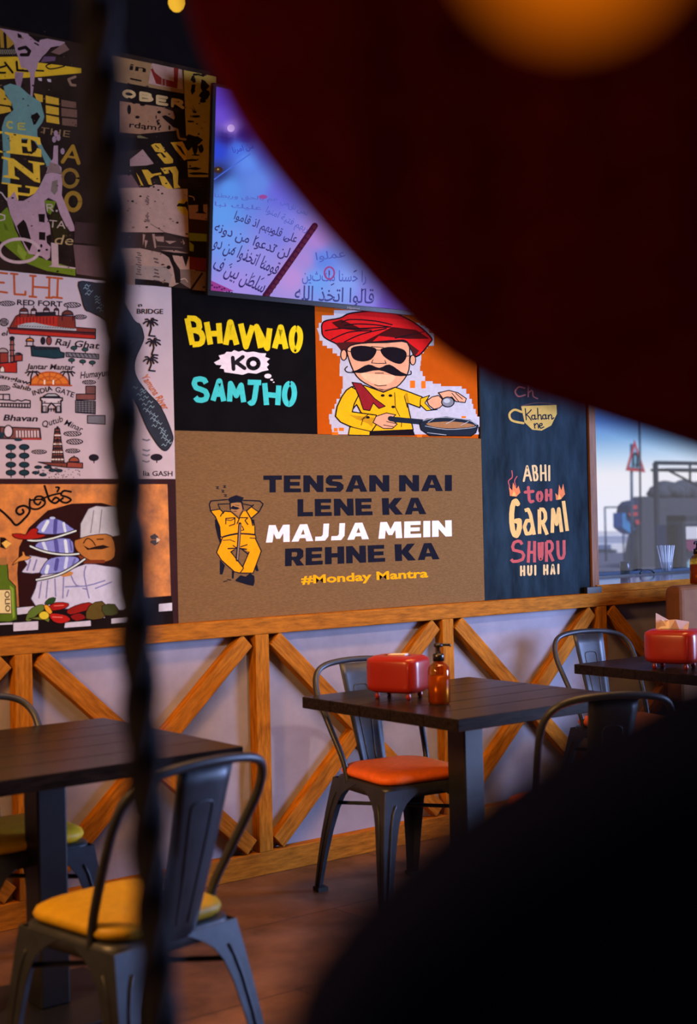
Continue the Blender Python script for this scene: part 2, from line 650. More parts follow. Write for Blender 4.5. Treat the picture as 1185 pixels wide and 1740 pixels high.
def floor_mat():
    m = mat('brown_stone_tile', (.155, .078, .046), .42, 0, .7, 3.6, .2, .35)
    n = m.node_tree
    b = n.nodes['Principled BSDF']
    src = b.inputs['Base Color'].links[0].from_socket
    t = n.nodes.new('ShaderNodeTexCoord')
    br = n.nodes.new('ShaderNodeTexBrick')
    br.offset = .5
    br.inputs['Scale'].default_value = 1
    br.inputs['Mortar Size'].default_value = .004
    br.inputs['Brick Width'].default_value = 1.2
    br.inputs['Row Height'].default_value = .6
    br.inputs['Color1'].default_value = (1, 1, 1, 1)
    br.inputs['Color2'].default_value = (.80, .80, .80, 1)
    br.inputs['Mortar'].default_value = (.30, .28, .26, 1)
    mx = n.nodes.new('ShaderNodeMix')
    mx.data_type = 'RGBA'
    mx.blend_type = 'MULTIPLY'
    mx.inputs['Factor'].default_value = 1
    n.links.new(t.outputs['Object'], br.inputs['Vector'])
    n.links.new(src, mx.inputs[6])
    n.links.new(br.outputs['Color'], mx.inputs[7])
    n.links.new(mx.outputs[2], b.inputs['Base Color'])
    return m


X0, X1, Y0, HC = -1.6, 8.0, -6.2, 3.62
WX0, WX1, WZ0, WZ1 = 5.085, 7.4, 1.03, 2.75     # window_1 opening
b = MB(); b.box(((X0 + X1) / 2, Y0 / 2, -.05), (X1 - X0 + .4, -Y0 + .4, .1)); tag(b.build('floor', floor_mat()), kind='structure')
b = MB(); b.box(((X0 + X1) / 2, Y0 / 2, HC + .05), (X1 - X0 + .4, -Y0 + .4, .1)); tag(b.build('ceiling', M_ceil), kind='structure')
b = MB()
T = .16


def wallbox(x0, x1, z0, z1, m):
    b.box(((x0 + x1) / 2, T / 2, (z0 + z1) / 2), (x1 - x0, T, z1 - z0), m=m)


wallbox(X0, X1, 0, .975, 1)
wallbox(X0, WX0, .975, HC, 0)
wallbox(WX0, X1, .975, WZ0 - .022, 0)
wallbox(WX0, X1, WZ1, HC, 0)
wallbox(WX1, X1, WZ0, WZ1, 0)
tag(b.build('wall_back', [M_black, M_white]), kind='structure')
M_side = mat('brown_side_wall_paint', (.10, .06, .05), .8, 0, .2, 4)
b = MB(); b.box((X0 - .08, Y0 / 2, HC / 2), (.16, -Y0, HC)); tag(b.build('wall_left', M_side), kind='structure')
b = MB(); b.box(((X0 + X1) / 2, Y0 - .08, HC / 2), (X1 - X0, .16, HC)); tag(b.build('wall_front', M_side), kind='structure')
b = MB()
b.box((X1 + .08, -.25, HC / 2), (.16, .5, HC))
b.box((X1 + .08, -5.5, HC / 2), (.16, 1.4, HC))
b.box((X1 + .08, -2.65, HC - .5), (.16, 4.3, 1.0))
b.box((X1 + .08, -2.65, .2), (.16, 4.3, .4))
tag(b.build('wall_right', M_side), kind='structure')

# timber framing on the wainscot
tn = [0]


def trim(bm, m, bevel=.003):
    tn[0] += 1
    return tag(bm.build('trim_%d' % tn[0], m, None, bevel=bevel), kind='structure')


DP = .05
b = MB(); b.box(((X0 + X1) / 2, -DP / 2, .9765), (X1 - X0, DP, .065)); trim(b, M_wood)
b = MB(); b.box(((X0 + X1) / 2, -DP / 2, .045), (X1 - X0, DP, .09)); trim(b, M_wood)
posts = [.08, 1.085, 2.085, 3.095, 4.085, 5.095, 6.1, 7.1]
for x in posts:
    b = MB(); b.box((x, -DP / 2, .517), (.066, DP, .854)); trim(b, M_wood_v)


def brace(xa, za, xb, zb, d):
    b = MB()
    L = math.hypot(xb - xa, zb - za)
    b.box((0, 0, 0), (L, d, .068))
    a = math.atan2(zb - za, xb - xa)
    o = trim(b, M_wood)
    o.location = ((xa + xb) / 2, -d / 2, (za + zb) / 2)
    o.rotation_euler = (0, -a, 0)


for xa, xb in zip(posts, posts[1:]):
    l, r = xa + .045, xb - .045
    brace(l + .02, .925, r - .02, .115, DP - .003)
    brace(l + .02, .115, r - .02, .925, DP - .006)

# window
M_frame = mat('brown_window_frame', (.20, .095, .05), .6, 0, .3, 8, .1, .15, (9, 9, 1.2))
M_sill = mat('varnished_sill', (.40, .20, .09), .12, 0, .35, 8, 0, .8, (1.2, 9, 9))
win = empty('window_1', (WX0, 0, WZ0))
tag(win, kind='structure')
GY_ = .48                                    # the glazing stands in a shallow bay beyond a deep sill
b = MB()
b.box((.0, -.006, .86), (.05, .035, 1.72))
b.box((1.16, .10, 1.70), (2.3, .05, .05))
b.box((2.29, .10, .86), (.05, .05, 1.72))
b.box((-.03, .33, .85), (.05, .34, 1.76))
b.box((3.2, .33, .85), (.05, .34, 1.76))
b.box((1.58, .33, 1.74), (3.2, .34, .05))
b.build('window_frame', M_frame, win, bevel=.004)
b = MB()
b.box((1.1575, .065, -.002), (2.315, .19, .036))
b.box((1.585, .33, -.002), (3.18, .34, .036))
b.m = [0, 0, 1, 0, 0, 0] + [0] * 6
for i_, f_ in enumerate(b.f):
    b.m[i_] = 0 if all(b.v[k].z > 0 for k in f_) else 1
b.build('window_sill', [M_sill, M_wood], win)
b = MB(); b.box((1.585, GY_, .021), (3.16, .025, .010)); b.build('glazing_bead', mat('black_rubber', (.01, .01, .012), .5, 0, .2, 20), win)
b = MB(); b.box((1.585, GY_, .87), (3.16, .006, 1.70)); b.build('pane', glass_mat('window_glass', (.93, .96, 1.0)), win)
_b = W(1008, 1004, -.03) - win.location
b = MB(); b.box((_b.x, -.030, _b.z), (.105, .022, .040)); b.build('sill_bracket', MATS['black_rubber'], win, bevel=.002)
lx_ = W(1100, 972, GY_ - .03).x - WX0
b = MB(); b.tube([(lx_ + .06 * math.cos(a), GY_ - .03, .024 + .022 * math.sin(a)) for a in [i * math.pi / 8 for i in range(9)]], .005, 6)
b.build('latch', MATS['black_rubber'], win)

# ------------------------------------------------------------------ boards on the wall
EL = (.80, .59, .65)
EC = (.80, .62, .72)
ER = (1.0, .9, 1.1)
FACE = -.012


def board(name, x0, x1, z0, z1, m, label, cat, face=FACE, y1=-.001):
    c = Vector(((x0 + x1) / 2, 0, (z0 + z1) / 2))
    b = MB()
    b.box((0, (face + y1) / 2, 0), (x1 - x0, y1 - face, z1 - z0))
    for i, f in enumerate(b.f):
        n = (b.v[f[1]] - b.v[f[0]]).cross(b.v[f[2]] - b.v[f[1]])
        b.m[i] = 0 if n.y < -1e-6 and abs(n.y) > abs(n.x) + abs(n.z) else 1
    o = b.build(name, [m, M_edge], None, c)
    return tag(o, label, cat)


def wallplane(px, py):
    return W(px, py, FACE)


BK = (22, 18, 24)
# --- kraft board with the big slogan
kraft = mat('kraft_board', tuple(lin(v) / e for v, e in zip((106, 72, 46), EC)), .8, 0, .22, 60, .1, .05, (1, 1, 4))
bd = board('slogan_board', 2.738, 4.347, 1.0095, 1.742, kraft, 'brown kraft board with large black and white TENSAN NAI slogan above the timber rail', 'sign')
a = Art(bd, wallplane, 'G', EC)
a.part('lettering')
D = (24, 22, 34)
WH = (228, 206, 222)
OR = (250, 138, 16)
a.block(D, 'TENSAN NAI', (330, 152), (1047, 150), (1047, 211), (330, 217))
a.block(D, 'LENE KA', (460, 242), (946, 236), (950, 299), (460, 308))
a.block(WH, 'MAJJA MEIN', (346, 341), (1046, 322), (1047, 383), (340, 407))
a.block(D, 'REHNE KA', (413, 430), (996, 407), (1000, 470), (412, 497))
a.text(OR, '#Monday Mantra', (475, 563), (957, 538), 30, .03)
a.done()
a.part('dozing_figure')
a.z = 'N'
OY = (250, 130, 8)
for p in ([(125, 690), (150, 680), (200, 800), (210, 930), (240, 960), (200, 1030), (165, 930), (130, 780)], [(640, 680), (680, 690), (692, 770), (650, 775)],
          [(195, 1250), (270, 1330), (235, 1460), (195, 1460)], [(365, 1410), (400, 1420), (390, 1520), (365, 1515)], [(715, 1300), (745, 1410), (710, 1415), (690, 1380)]):
    a.poly(D, p)
a.poly(OY, [(80, 565), (210, 540), (240, 580), (345, 570), (455, 655), (510, 580), (575, 565), (645, 505), (735, 575), (640, 665), (680, 790), (690, 890), (705, 960), (740, 1050), (500, 1092), (410, 1097), (225, 1000), (205, 920), (190, 800), (135, 660)])
a.poly(OY, [(500, 1092), (500, 1000), (700, 960), (780, 1135), (660, 1440), (490, 1435), (525, 1340), (605, 1140)])
a.poly(OY, [(225, 1000), (430, 1000), (410, 1097), (350, 1140), (530, 1380), (480, 1440), (400, 1425), (210, 1260), (145, 1160)])
a.poly((150, 98, 62), [(345, 455), (500, 450), (520, 530), (455, 640), (350, 550)])
for st, wd in (([(300, 405), (70, 425), (48, 470), (65, 560)], 18), ([(170, 470), (340, 465)], 16), ([(170, 470), (200, 545), (240, 580), (205, 640)], 15),
               ([(520, 415), (760, 425), (805, 470), (750, 575), (645, 665)], 18), ([(640, 490), (500, 460)], 15), ([(670, 480), (570, 565), (640, 680), (660, 770)], 18),
               ([(60, 560), (135, 650), (195, 790), (205, 920), (230, 940)], 16), ([(75, 560), (200, 540)], 14), ([(640, 510), (735, 575)], 14),
               ([(240, 930), (330, 905), (440, 885)], 24), ([(500, 885), (600, 890), (690, 900)], 22), ([(690, 790), (690, 890), (705, 950), (620, 945)], 14),
               ([(230, 950), (150, 1150), (220, 1260), (400, 1420), (480, 1440), (530, 1370), (350, 1140), (400, 1110)], 15),
               ([(700, 960), (780, 1130), (665, 1440), (490, 1440)], 16), ([(610, 1140), (520, 1350)], 14), ([(490, 1090), (590, 1170)], 16),
               ([(310, 1095), (440, 1090), (500, 1095), (570, 1105)], 18), ([(380, 1050), (440, 1090)], 14), ([(490, 1070), (580, 1040)], 14), ([(240, 980), (340, 970), (410, 1000)], 11),
               ([(280, 750), (280, 670), (410, 660), (405, 750), (330, 775)], 15), ([(285, 690), (350, 700), (410, 670)], 13), ([(440, 745), (475, 660), (590, 660), (550, 700), (590, 755)], 15),
               ([(345, 570), (460, 670), (520, 570)], 14), ([(240, 600), (260, 570), (345, 575)], 16), ([(510, 780), (535, 830), (505, 840)], 14),
               ([(340, 450), (345, 545)], 20), ([(505, 440), (525, 540)], 22), ([(385, 572), (430, 570)], 9), ([(410, 480), (470, 490)], 8),
               ([(250, 1560), (300, 1550)], 14), ([(305, 1530), (350, 1537)], 14)):
    a.stroke(D, st, wd)
a.stroke(D, [(478, 745), (462, 1000), (440, 1255)], 44)
a.stroke((128, 96, 84), [(480, 760), (464, 1000), (444, 1245)], 20)
a.poly(D, [(305, 400), (350, 370), (430, 342), (535, 378), (510, 420), (500, 450), (440, 440), (345, 460)])
a.poly(D, [(345, 525), (380, 490), (410, 505), (440, 510), (480, 530), (430, 548), (370, 540)])
a.poly(D, [(410, 1540), (490, 1470), (560, 1490), (620, 1440), (680, 1480), (687, 1560), (668, 1622), (590, 1607), (430, 1557)])
for x, y in ((162, 237), (262, 222), (240, 288), (275, 348)):
    a.stroke(D, [(x - 20, y - 15), (x + 18, y - 10), (x - 14, y + 12), (x + 20, y + 16)], 11)
a.done()

# --- black board BHAVNAO KO SAMJHO
blk = mat('black_sign_board', tuple(lin(v) / e for v, e in zip((13, 9, 11), EC)), .8, 0, .25, 8, .1, .02)
bd = board('quote_board', 2.738, 3.419, 1.743, 2.287, blk, 'black square board lettered BHAVNAO KO SAMJHO in yellow and turquoise', 'sign')
a = Art(bd, wallplane, 'E', EC)
a.part('lettering')
Y = (238, 172, 24)
TQ = (62, 164, 168)
for ch, q in (('B', ((138, 238), (272, 246), (304, 455), (183, 466))), ('H', ((280, 276), (408, 288), (420, 442), (310, 455))), ('A', ((430, 266), (512, 268), (540, 466), (418, 466))),
              ('V', ((526, 286), (654, 306), (604, 474), (564, 466))), ('N', ((638, 296), (776, 316), (757, 492), (672, 487))), ('A', ((800, 302), (870, 304), (893, 497), (768, 490))),
              ('O', ((892, 306), (1005, 312), (985, 508), (892, 506)))):
    a.pen(Y, ch, q, 40, False)
a.poly((212, 184, 194), [(355, 575), (400, 550), (388, 525), (430, 515), (445, 498), (480, 500), (500, 486), (530, 498), (560, 490), (590, 502), (640, 497), (690, 508), (730, 510), (722, 535), (757, 548), (733, 570), (752, 590), (733, 608), (748, 630), (700, 640), (660, 656), (600, 650), (560, 664), (500, 655), (430, 645), (425, 622), (395, 618), (410, 595), (370, 592)])
for x, y, r in ((742, 673, 26), (770, 700, 11), (784, 717, 7)):
    a.disc((212, 184, 194), x, y, r, r * .65)
a.pen((30, 24, 28), 'K', ((474, 528), (574, 520), (590, 630), (482, 638)), 28)
a.ring((30, 24, 28), 637, 583, 38, 35, 30)
for ch, q in (('S', ((185, 672), (320, 680), (328, 862), (205, 866))), ('A', ((352, 690), (436, 692), (444, 872), (326, 866))), ('M', ((442, 704), (580, 728), (588, 877), (448, 872))),
              ('J', ((578, 710), (714, 714), (672, 888), (590, 884))), ('H', ((700, 714), (840, 738), (832, 888), (714, 888))), ('O', ((848, 706), (958, 710), (946, 896), (838, 892)))):
    a.pen(TQ, ch, q, 38, False)
a.done()

# --- orange board with the moustached cook
om = mat('orange_printed_board', tuple(lin(v) / e for v, e in zip((170, 66, 12), EC)), .8, 0, .06, 30, 0, .0)
bd = board('cook_poster', 3.4195, 4.3305, 1.743, 2.30, om, 'orange poster of a cartoon cook in red turban and dark glasses frying', 'poster')
a = Art(bd, wallplane, 'F', EC)
a.part('illustration')
a.E = EC


def stairs(pts, g=17):
    out = []
    n = len(pts)
    for i in range(n):
        (x0, y0), (x1, y1) = pts[i], pts[(i + 1) % n]
        k = max(1, int(max(abs(x1 - x0), abs(y1 - y0)) / (g * 1.6)))
        for j in range(k):
            x, y = x0 + (x1 - x0) * j / k, y0 + (y1 - y0) * j / k
            x, y = round(x / g) * g + random.choice((-4, 0, 4)), round(y / g) * g
            if out:
                out.append((x, out[-1][1]))
            out.append((x, y))
    return out


PW = (172, 154, 168)
a.poly(PW, stairs([(40, 190), (60, 110), (110, 95), (150, 72), (300, 66), (500, 75), (760, 180), (815, 250), (820, 300), (750, 350), (730, 400), (735, 470), (760, 545), (870, 570), (1000, 590), (1060, 670), (1112, 760), (1118, 905), (700, 905), (220, 900), (130, 895), (125, 760), (150, 690), (200, 590), (200, 510), (188, 430), (195, 380), (70, 270)]))
for x, y, wx, wy in ((660, 540, 34, 50), (735, 542, 30, 50), (668, 556, 18, 12), (740, 556, 16, 10), (1005, 778, 30, 14), (706, 902, 34, 18), (148, 858, 26, 24), (182, 856, 34, 22), (136, 885, 42, 20)):
    a.poly((214, 92, 22), [(x, y), (x + wx, y), (x + wx, y + wy), (x, y + wy)])
K = (24, 16, 22)
RD = (186, 24, 26)
DR = (62, 10, 16)
SK = (206, 132, 104)
YC = (222, 146, 20)
a.poly(RD, [(68, 210), (80, 145), (190, 120), (260, 88), (420, 74), (560, 90), (700, 160), (800, 250), (790, 290), (700, 380), (640, 280), (560, 272), (380, 285), (200, 300), (150, 285), (85, 250)], 4, K, 10)
a.poly(DR, [(132, 150), (200, 130), (330, 190), (420, 195), (300, 205), (180, 190)])
a.poly(DR, [(330, 290), (540, 180), (700, 200), (790, 260), (640, 260), (450, 240), (400, 285)])
for st in ([(200, 150), (260, 130), (420, 140), (540, 165)], [(220, 170), (300, 160), (420, 165), (520, 180)], [(90, 205), (200, 190), (330, 190), (530, 180)], [(130, 265), (250, 215), (400, 205)], [(220, 280), (330, 230), (500, 190)], [(560, 255), (700, 225), (760, 210)]):
    a.stroke(K, st, 8, 4)
a.poly((70, 24, 24), [(155, 288), (240, 280), (380, 282), (500, 280), (640, 278), (720, 340), (690, 380), (650, 300), (380, 292), (255, 310), (232, 400), (190, 330)])
a.disc(SK, 214, 368, 20, 36, K, 7)
a.disc(SK, 678, 402, 19, 33, K, 7)
a.poly(SK, [(240, 320), (330, 290), (500, 285), (640, 285), (656, 400), (640, 500), (560, 590), (470, 602), (380, 570), (300, 510), (250, 400)], 3, K, 8)
a.poly((222, 152, 120), [(330, 490), (450, 500), (560, 510), (520, 560), (450, 570), (370, 540)], 3)
a.poly(K, [(262, 325), (330, 306), (420, 320), (432, 350), (395, 400), (330, 412), (275, 390)], 3)
a.poly(K, [(463, 328), (540, 314), (620, 335), (636, 380), (600, 427), (540, 415), (480, 375)], 3)
for st in ([(400, 312), (480, 318)], [(425, 335), (468, 336)], [(235, 340), (265, 348)], [(632, 376), (662, 374)], [(410, 400), (400, 422), (445, 425), (498, 424), (490, 405)], [(425, 490), (480, 490)], [(420, 568), (445, 576), (500, 572)]):
    a.stroke(K, st, 5)
a.poly(K, [(262, 478), (300, 470), (380, 432), (452, 455), (520, 432), (600, 482), (648, 505), (560, 508), (450, 470), (330, 490)], 3)
a.stroke(K, [(285, 487), (240, 484), (222, 465), (238, 445)], 7, 4)
a.stroke(K, [(620, 505), (664, 498), (664, 476)], 7, 4)
a.poly((150, 92, 72), [(400, 575), (470, 605), (560, 580), (545, 620), (480, 620)])
a.poly(YC, [(265, 582), (350, 572), (480, 618), (560, 585), (640, 612), (740, 650), (725, 722), (640, 690), (680, 870), (400, 882), (300, 700), (250, 762), (160, 782), (200, 650)], 0, K, 8)
a.poly(YC, [(265, 582), (200, 650), (158, 780), (250, 845), (400, 882), (432, 772), (270, 750), (312, 640)], 2, K, 8)
a.poly(YC, [(255, 850), (390, 880), (388, 908), (245, 905)], 0, K, 6)
a.poly((176, 116, 22), [(250, 770), (420, 790), (405, 850), (380, 830), (300, 800)])
a.poly((176, 116, 22), [(640, 620), (655, 690), (700, 700), (640, 690), (615, 640)])
a.poly(YC, [(730, 660), (790, 640), (758, 690), (800, 735), (842, 735), (770, 742), (726, 702)], 0, K, 6)
a.poly((128, 26, 32), [(270, 552), (330, 560), (420, 660), (492, 712), (450, 728), (412, 690), (388, 742), (345, 735), (310, 630)], 0, K, 6)
for st in ([(555, 620), (560, 720), (590, 780)], [(330, 800), (360, 790)], [(330, 840), (345, 790), (375, 770)], [(620, 645), (640, 720)], [(600, 850), (605, 790)]):
    a.stroke(K, st, 5)
for x, y in ((475, 640), (527, 641), (545, 717), (375, 787)):
    a.disc(K, x, y, 13, 9)
a.poly(K, [(392, 882), (680, 872), (692, 908), (386, 908)])
a.poly(SK, [(772, 675), (850, 640), (882, 700), (820, 732)], 2, K, 6)
a.poly(SK, [(850, 622), (920, 606), (980, 622), (1036, 660), (1028, 688), (965, 680), (940, 650), (880, 662)], 0, K, 6)
a.stroke(K, [(965, 625), (1010, 665)], 5)
a.stroke(K, [(940, 625), (985, 680)], 5)
a.disc((112, 104, 116), 912, 684, 42, 33, K, 7)
a.disc((160, 150, 160), 905, 676, 22, 15)
PB = (30, 32, 44)
a.stroke(PB, [(540, 800), (740, 818)], 36)
a.poly(SK, [(430, 780), (500, 757), (562, 770), (530, 800), (572, 832), (540, 862), (480, 862), (410, 822)], 0, K, 6)
for st in ([(500, 815), (560, 828)], [(480, 838), (545, 850)]):
    a.stroke(K, st, 5)
a.stroke(PB, [(525, 795), (570, 805)], 34)
a.poly(PB, [(722, 825), (770, 798), (900, 785), (1060, 805), (1116, 842), (1100, 890), (1068, 912), (790, 910), (732, 870)], 0, K, 6)
a.poly((144, 92, 62), [(775, 825), (950, 815), (1092, 838), (1040, 855), (900, 860), (800, 846)], 3)
for st in ([(745, 810), (800, 795), (900, 788), (1050, 805), (1105, 838)], [(780, 820), (820, 795)], [(900, 830), (960, 800)], [(1000, 840), (1050, 815)], [(760, 845), (900, 868), (1050, 860), (1100, 850)], [(775, 890), (900, 905)]):
    a.stroke((150, 140, 150), st, 4, 3)
a.done()

# --- chalkboard
cb = mat('chalkboard_slate', tuple(lin(v) / e for v, e in zip((26, 40, 56), ER)), .7, 0, .75, 3.2, .06, .05, (2.5, 1, .8))
bd = board('chalkboard', 4.3485, 5.058, 1.0095, 2.75, cb, 'tall blue-black chalkboard lettered ABHI TOH GARMI beside the window', 'chalkboard')
a = Art(bd, wallplane, 'H', ER)
a.part('chalk_word')
CR = (226, 184, 138)
CO = (232, 178, 116)
PK = (188, 86, 92)
PU = (150, 84, 92)
a.stroke(PU, [(258, 62), (228, 55), (208, 80), (225, 106), (262, 98)], 8, 4)
a.stroke(PU, [(278, 50), (278, 108)], 7)
a.stroke(PU, [(280, 85), (300, 74), (305, 105), (328, 118)], 7, 4)
a.done()
a.part('painted_cup')
a.poly((200, 160, 92), [(240, 158), (430, 152), (432, 200), (402, 262), (350, 290), (300, 285), (258, 245)], 0)
a.stroke((200, 160, 92), [(243, 190), (205, 178), (178, 200), (190, 235), (252, 250)], 12, 4)
a.stroke((90, 66, 70), [(240, 158), (330, 140), (430, 150)], 5, 4)
CK = (32, 38, 56)
for st in ([(262, 172), (268, 232)], [(294, 178), (282, 192), (264, 206)], [(266, 203), (280, 214), (294, 233)], [(314, 206), (315, 228), (324, 225)], [(328, 170), (331, 229)], [(331, 213), (340, 204), (347, 212), (348, 229), (355, 224)],
           [(373, 204), (373, 226), (381, 223)], [(385, 206), (388, 228)], [(388, 214), (396, 204), (404, 210), (405, 228), (416, 221)], [(310, 252), (314, 277)], [(314, 261), (323, 251), (331, 258), (333, 277)], [(338, 265), (352, 261), (351, 252), (342, 253), (338, 266), (346, 277), (362, 270)]):
    a.stroke(CK, st, 6, 3)
a.ring(CK, 305, 218, 9, 11, 6)
a.ring(CK, 364, 216, 9, 11, 6)
a.done()
a.part('chalk_lettering')
for ch, q in (('A', ((262, 476), (282, 474), (300, 562), (248, 566))), ('B', ((296, 474), (330, 474), (335, 560), (306, 562))), ('H', ((340, 472), (375, 470), (378, 562), (342, 562))), ('I', ((384, 474), (398, 474), (398, 562), (384, 562)))):
    a.pen(CR, ch, q, 11)
for ch, q in (('t', ((250, 595), (312, 592), (312, 680), (262, 682))), ('o', ((318, 600), (360, 600), (360, 672), (318, 675))), ('H', ((368, 602), (408, 600), (408, 668), (368, 672)))):
    a.pen(PK, ch, q, 16)
FL = (226, 124, 84)
a.poly(FL, [(180, 640), (174, 590), (192, 612), (196, 568), (216, 602), (226, 585), (236, 622), (214, 645)])
a.poly((238, 170, 100), [(192, 642), (200, 612), (216, 640)])
a.stroke(PK, [(178, 590), (172, 560), (192, 540), (190, 505)], 5, 4)
a.stroke(PK, [(212, 590), (205, 560), (218, 535)], 5, 4)
a.poly(FL, [(428, 662), (424, 625), (438, 640), (444, 580), (456, 610), (466, 575), (476, 632), (452, 660)])
a.poly((238, 170, 100), [(436, 660), (444, 630), (458, 655)])
a.pen(CO, 'G', ((172, 655), (240, 652), (246, 862), (176, 874)), 27)
for ch, q in (('a', ((246, 704), (300, 704), (324, 858), (248, 854))), ('R', ((328, 704), (378, 704), (390, 858), (330, 852))), ('M', ((396, 706), (456, 700), (468, 842), (398, 848))), ('I', ((452, 660), (480, 658), (504, 836), (474, 838)))):
    a.pen(CO, ch, q, 19, False)
for ch, q in (('S', ((188, 880), (252, 872), (268, 990), (176, 1006))), ('H', ((276, 880), (320, 880), (320, 1000), (270, 1002))), ('U', ((328, 884), (362, 880), (360, 986), (330, 990))), ('R', ((368, 880), (416, 876), (420, 998), (368, 1002))), ('U', ((428, 874), (478, 870), (480, 980), (432, 986)))):
    a.pen(PK, ch, q, 16, False)
a.penword(CR, 'HUI HAI', (234, 1072), (446, 1062), 58, 11, .3)
a.done()
# --- city map poster
mapm = mat('white_map_print', tuple(lin(v) / e for v, e in zip((172, 142, 147), EL)), .7, 0, .05, 12, 0, .05)
bd = board('map_poster', 1.62, 2.737, 1.5575, 2.2855, mapm, 'white illustrated city map poster headed DELHI with drawings of monuments', 'poster')
a = Art(bd, wallplane, 'B', EL)
a.part('illustration')
IN = (34, 26, 32)
RU = (158, 66, 34)
RE = (158, 36, 28)
OG = (192, 96, 36)
TE = (30, 46, 54)
GY = (104, 92, 98)


def cloud(x, y, rx, ry, c=IN):
    a.disc(c, x, y, rx, ry)
    a.disc((172, 142, 147), x, y, rx * .84, ry * .68)
    for i in range(-2, 3):
        a.stroke(c, [(x + i * rx * .3 - rx * .22, y - ry * .5), (x + i * rx * .3 + rx * .16, y + ry * .5)], 6)


def tree(x, y, w_=34, h_=20, c=TE):
    a.stroke(IN, [(x, y), (x + 2, y + h_ * 1.5)], 7)
    a.disc(IN, x, y, w_, h_)
    a.disc(c, x, y, w_ * .75, h_ * .65)


def palm(x, y, h_, c=IN, wd=10):
    a.stroke(c, [(x, y), (x + 6, y + h_ * .5), (x - 8, y + h_), (x + 30, y + h_ + 4)], wd)
    for ex, ey in ((-42, 12), (-30, -14), (20, -20), (44, -6), (46, 20), (-18, 28), (22, 26)):
        a.stroke(c, [(x, y), (x + ex * .6, y + ey * .6 - 8), (x + ex, y + ey)], wd)


for st in ([(45, 92), (-45, 82), (-45, 200), (45, 212)], [(-45, 145), (25, 150)], [(68, 92), (110, 96)], [(88, 94), (92, 222), (160, 226), (160, 205)], [(190, 105), (225, 108)], [(208, 106), (206, 236)], [(185, 236), (228, 240)],
           [(295, 115), (325, 117)], [(311, 116), (309, 243)], [(290, 243), (328, 245)], [(206, 175), (310, 182)], [(335, 118), (392, 124)], [(365, 120), (360, 244)], [(330, 240), (390, 247)]):
    a.stroke(RU, st, 13)
a.text(IN, 'RED FORT', (106, 288), (392, 300), 32, .03)
for x, y, rx, ry in ((45, 280, 52, 17), (455, 290, 56, 18), (505, 365, 42, 16), (25, 398, 30, 26)):
    cloud(x, y, rx, ry)
a.poly(RE, [(48, 432), (600, 470), (600, 503), (60, 470)], 0, IN, 6)
a.poly((110, 40, 32), [(60, 430), (100, 360), (130, 345), (470, 362), (475, 430), (600, 440), (600, 465), (60, 432)], 0, IN, 6)
a.poly(RE, [(100, 368), (360, 362), (360, 425), (95, 415)])
for x, y, r in ((150, 330, 26), (212, 325, 16), (292, 322, 18), (355, 322, 14), (425, 352, 34)):
    a.disc((92, 44, 40), x, y, r, r * .8, IN, 7, 14, 180, 360)
    a.stroke(IN, [(x, y - r), (x, y - r - 14)], 6)
    a.stroke(IN, [(x - r, y), (x - r, y + 34)], 6)
    a.stroke(IN, [(x + r, y), (x + r, y + 34)], 6)
a.poly(IN, [(222, 335), (350, 332), (352, 358), (222, 360)])
for i in range(12):
    a.stroke(IN, [(105 + i * 21, 368), (105 + i * 21, 408)], 4)
a.poly((150, 138, 140), [(112, 418), (160, 404), (215, 400), (280, 414), (340, 425), (480, 440), (480, 452), (110, 432)])
for i in range(22):
    x = 120 + i * 16
    a.stroke(IN, [(x, 424 + i * .7), (x + 8, 418 + i * .9)], 4)
a.stroke(IN, [(60, 440), (600, 478)], 6)
a.text(IN, 'Raj Ghat', (345, 540), (620, 566), 40, .02, .25)
a.text(IN, 'el', (8, 484), (46, 482), 30, .02, .2)
a.disc(OG, 188, 518, 24, 20, IN, 8, 14, 180, 360)
for x in (168, 208):
    a.stroke(IN, [(x, 518), (x, 545)], 6)
a.stroke(IN, [(158, 548), (218, 548)], 9)
a.stroke(IN, [(188, 498), (188, 486)], 6)
a.disc(IN, 270, 515, 16, 26)
a.disc((120, 50, 50), 308, 515, 16, 26, IN, 6)
a.poly(TE, [(195, 552), (370, 558), (380, 585), (405, 592), (402, 620), (345, 626), (200, 610)], 0, IN, 7)
for i in range(5):
    a.stroke(IN, [(215 + i * 30, 565), (235 + i * 30, 568)], 10)
a.poly(GY, [(415, 588), (620, 600), (620, 630), (415, 615)], 0, IN, 6)
for i in range(8):
    a.stroke(IN, [(425 + i * 24, 595), (440 + i * 24, 618)], 5)
for x, y in ((465, 560), (535, 570), (450, 636), (520, 645), (580, 652)):
    tree(x, y, 22, 14, (40, 60, 58))
a.poly(RE, [(0, 658), (105, 648), (106, 716), (0, 712)], 0, IN, 6)
a.poly((200, 170, 160), [(0, 690), (15, 672), (28, 690), (28, 712), (0, 712)], 0, IN, 5)
a.stroke(IN, [(76, 500), (76, 645)], 26)
a.stroke((140, 70, 60), [(76, 520), (76, 640)], 12)
a.disc(IN, 76, 500, 17, 14)
for y in (540, 575, 610):
    a.stroke(IN, [(60, y), (92, y)], 7)
a.disc((150, 120, 120), 18, 590, 34, 28, IN, 7, 14, 180, 360)
a.poly((124, 44, 36), [(0, 590), (50, 590), (52, 650), (0, 655)], 0, IN, 6)
a.poly((140, 50, 40), [(90, 606), (140, 602), (140, 640), (90, 645)], 0, IN, 7)
a.disc(IN, 115, 600, 22, 12, None, 6, 12, 180, 360)
a.text(IN, 'Jantar Mantar', (166, 692), (466, 698), 33, .025, .2)
a.disc(OG, 312, 790, 120, 78, RU, 10, 24, 180, 360)
for r in (.62, .3):
    a.stroke(RU, [(312 + 120 * r * math.cos(t * math.pi / 10), 788 - 78 * r * math.sin(t * math.pi / 10)) for t in range(11)], 6)
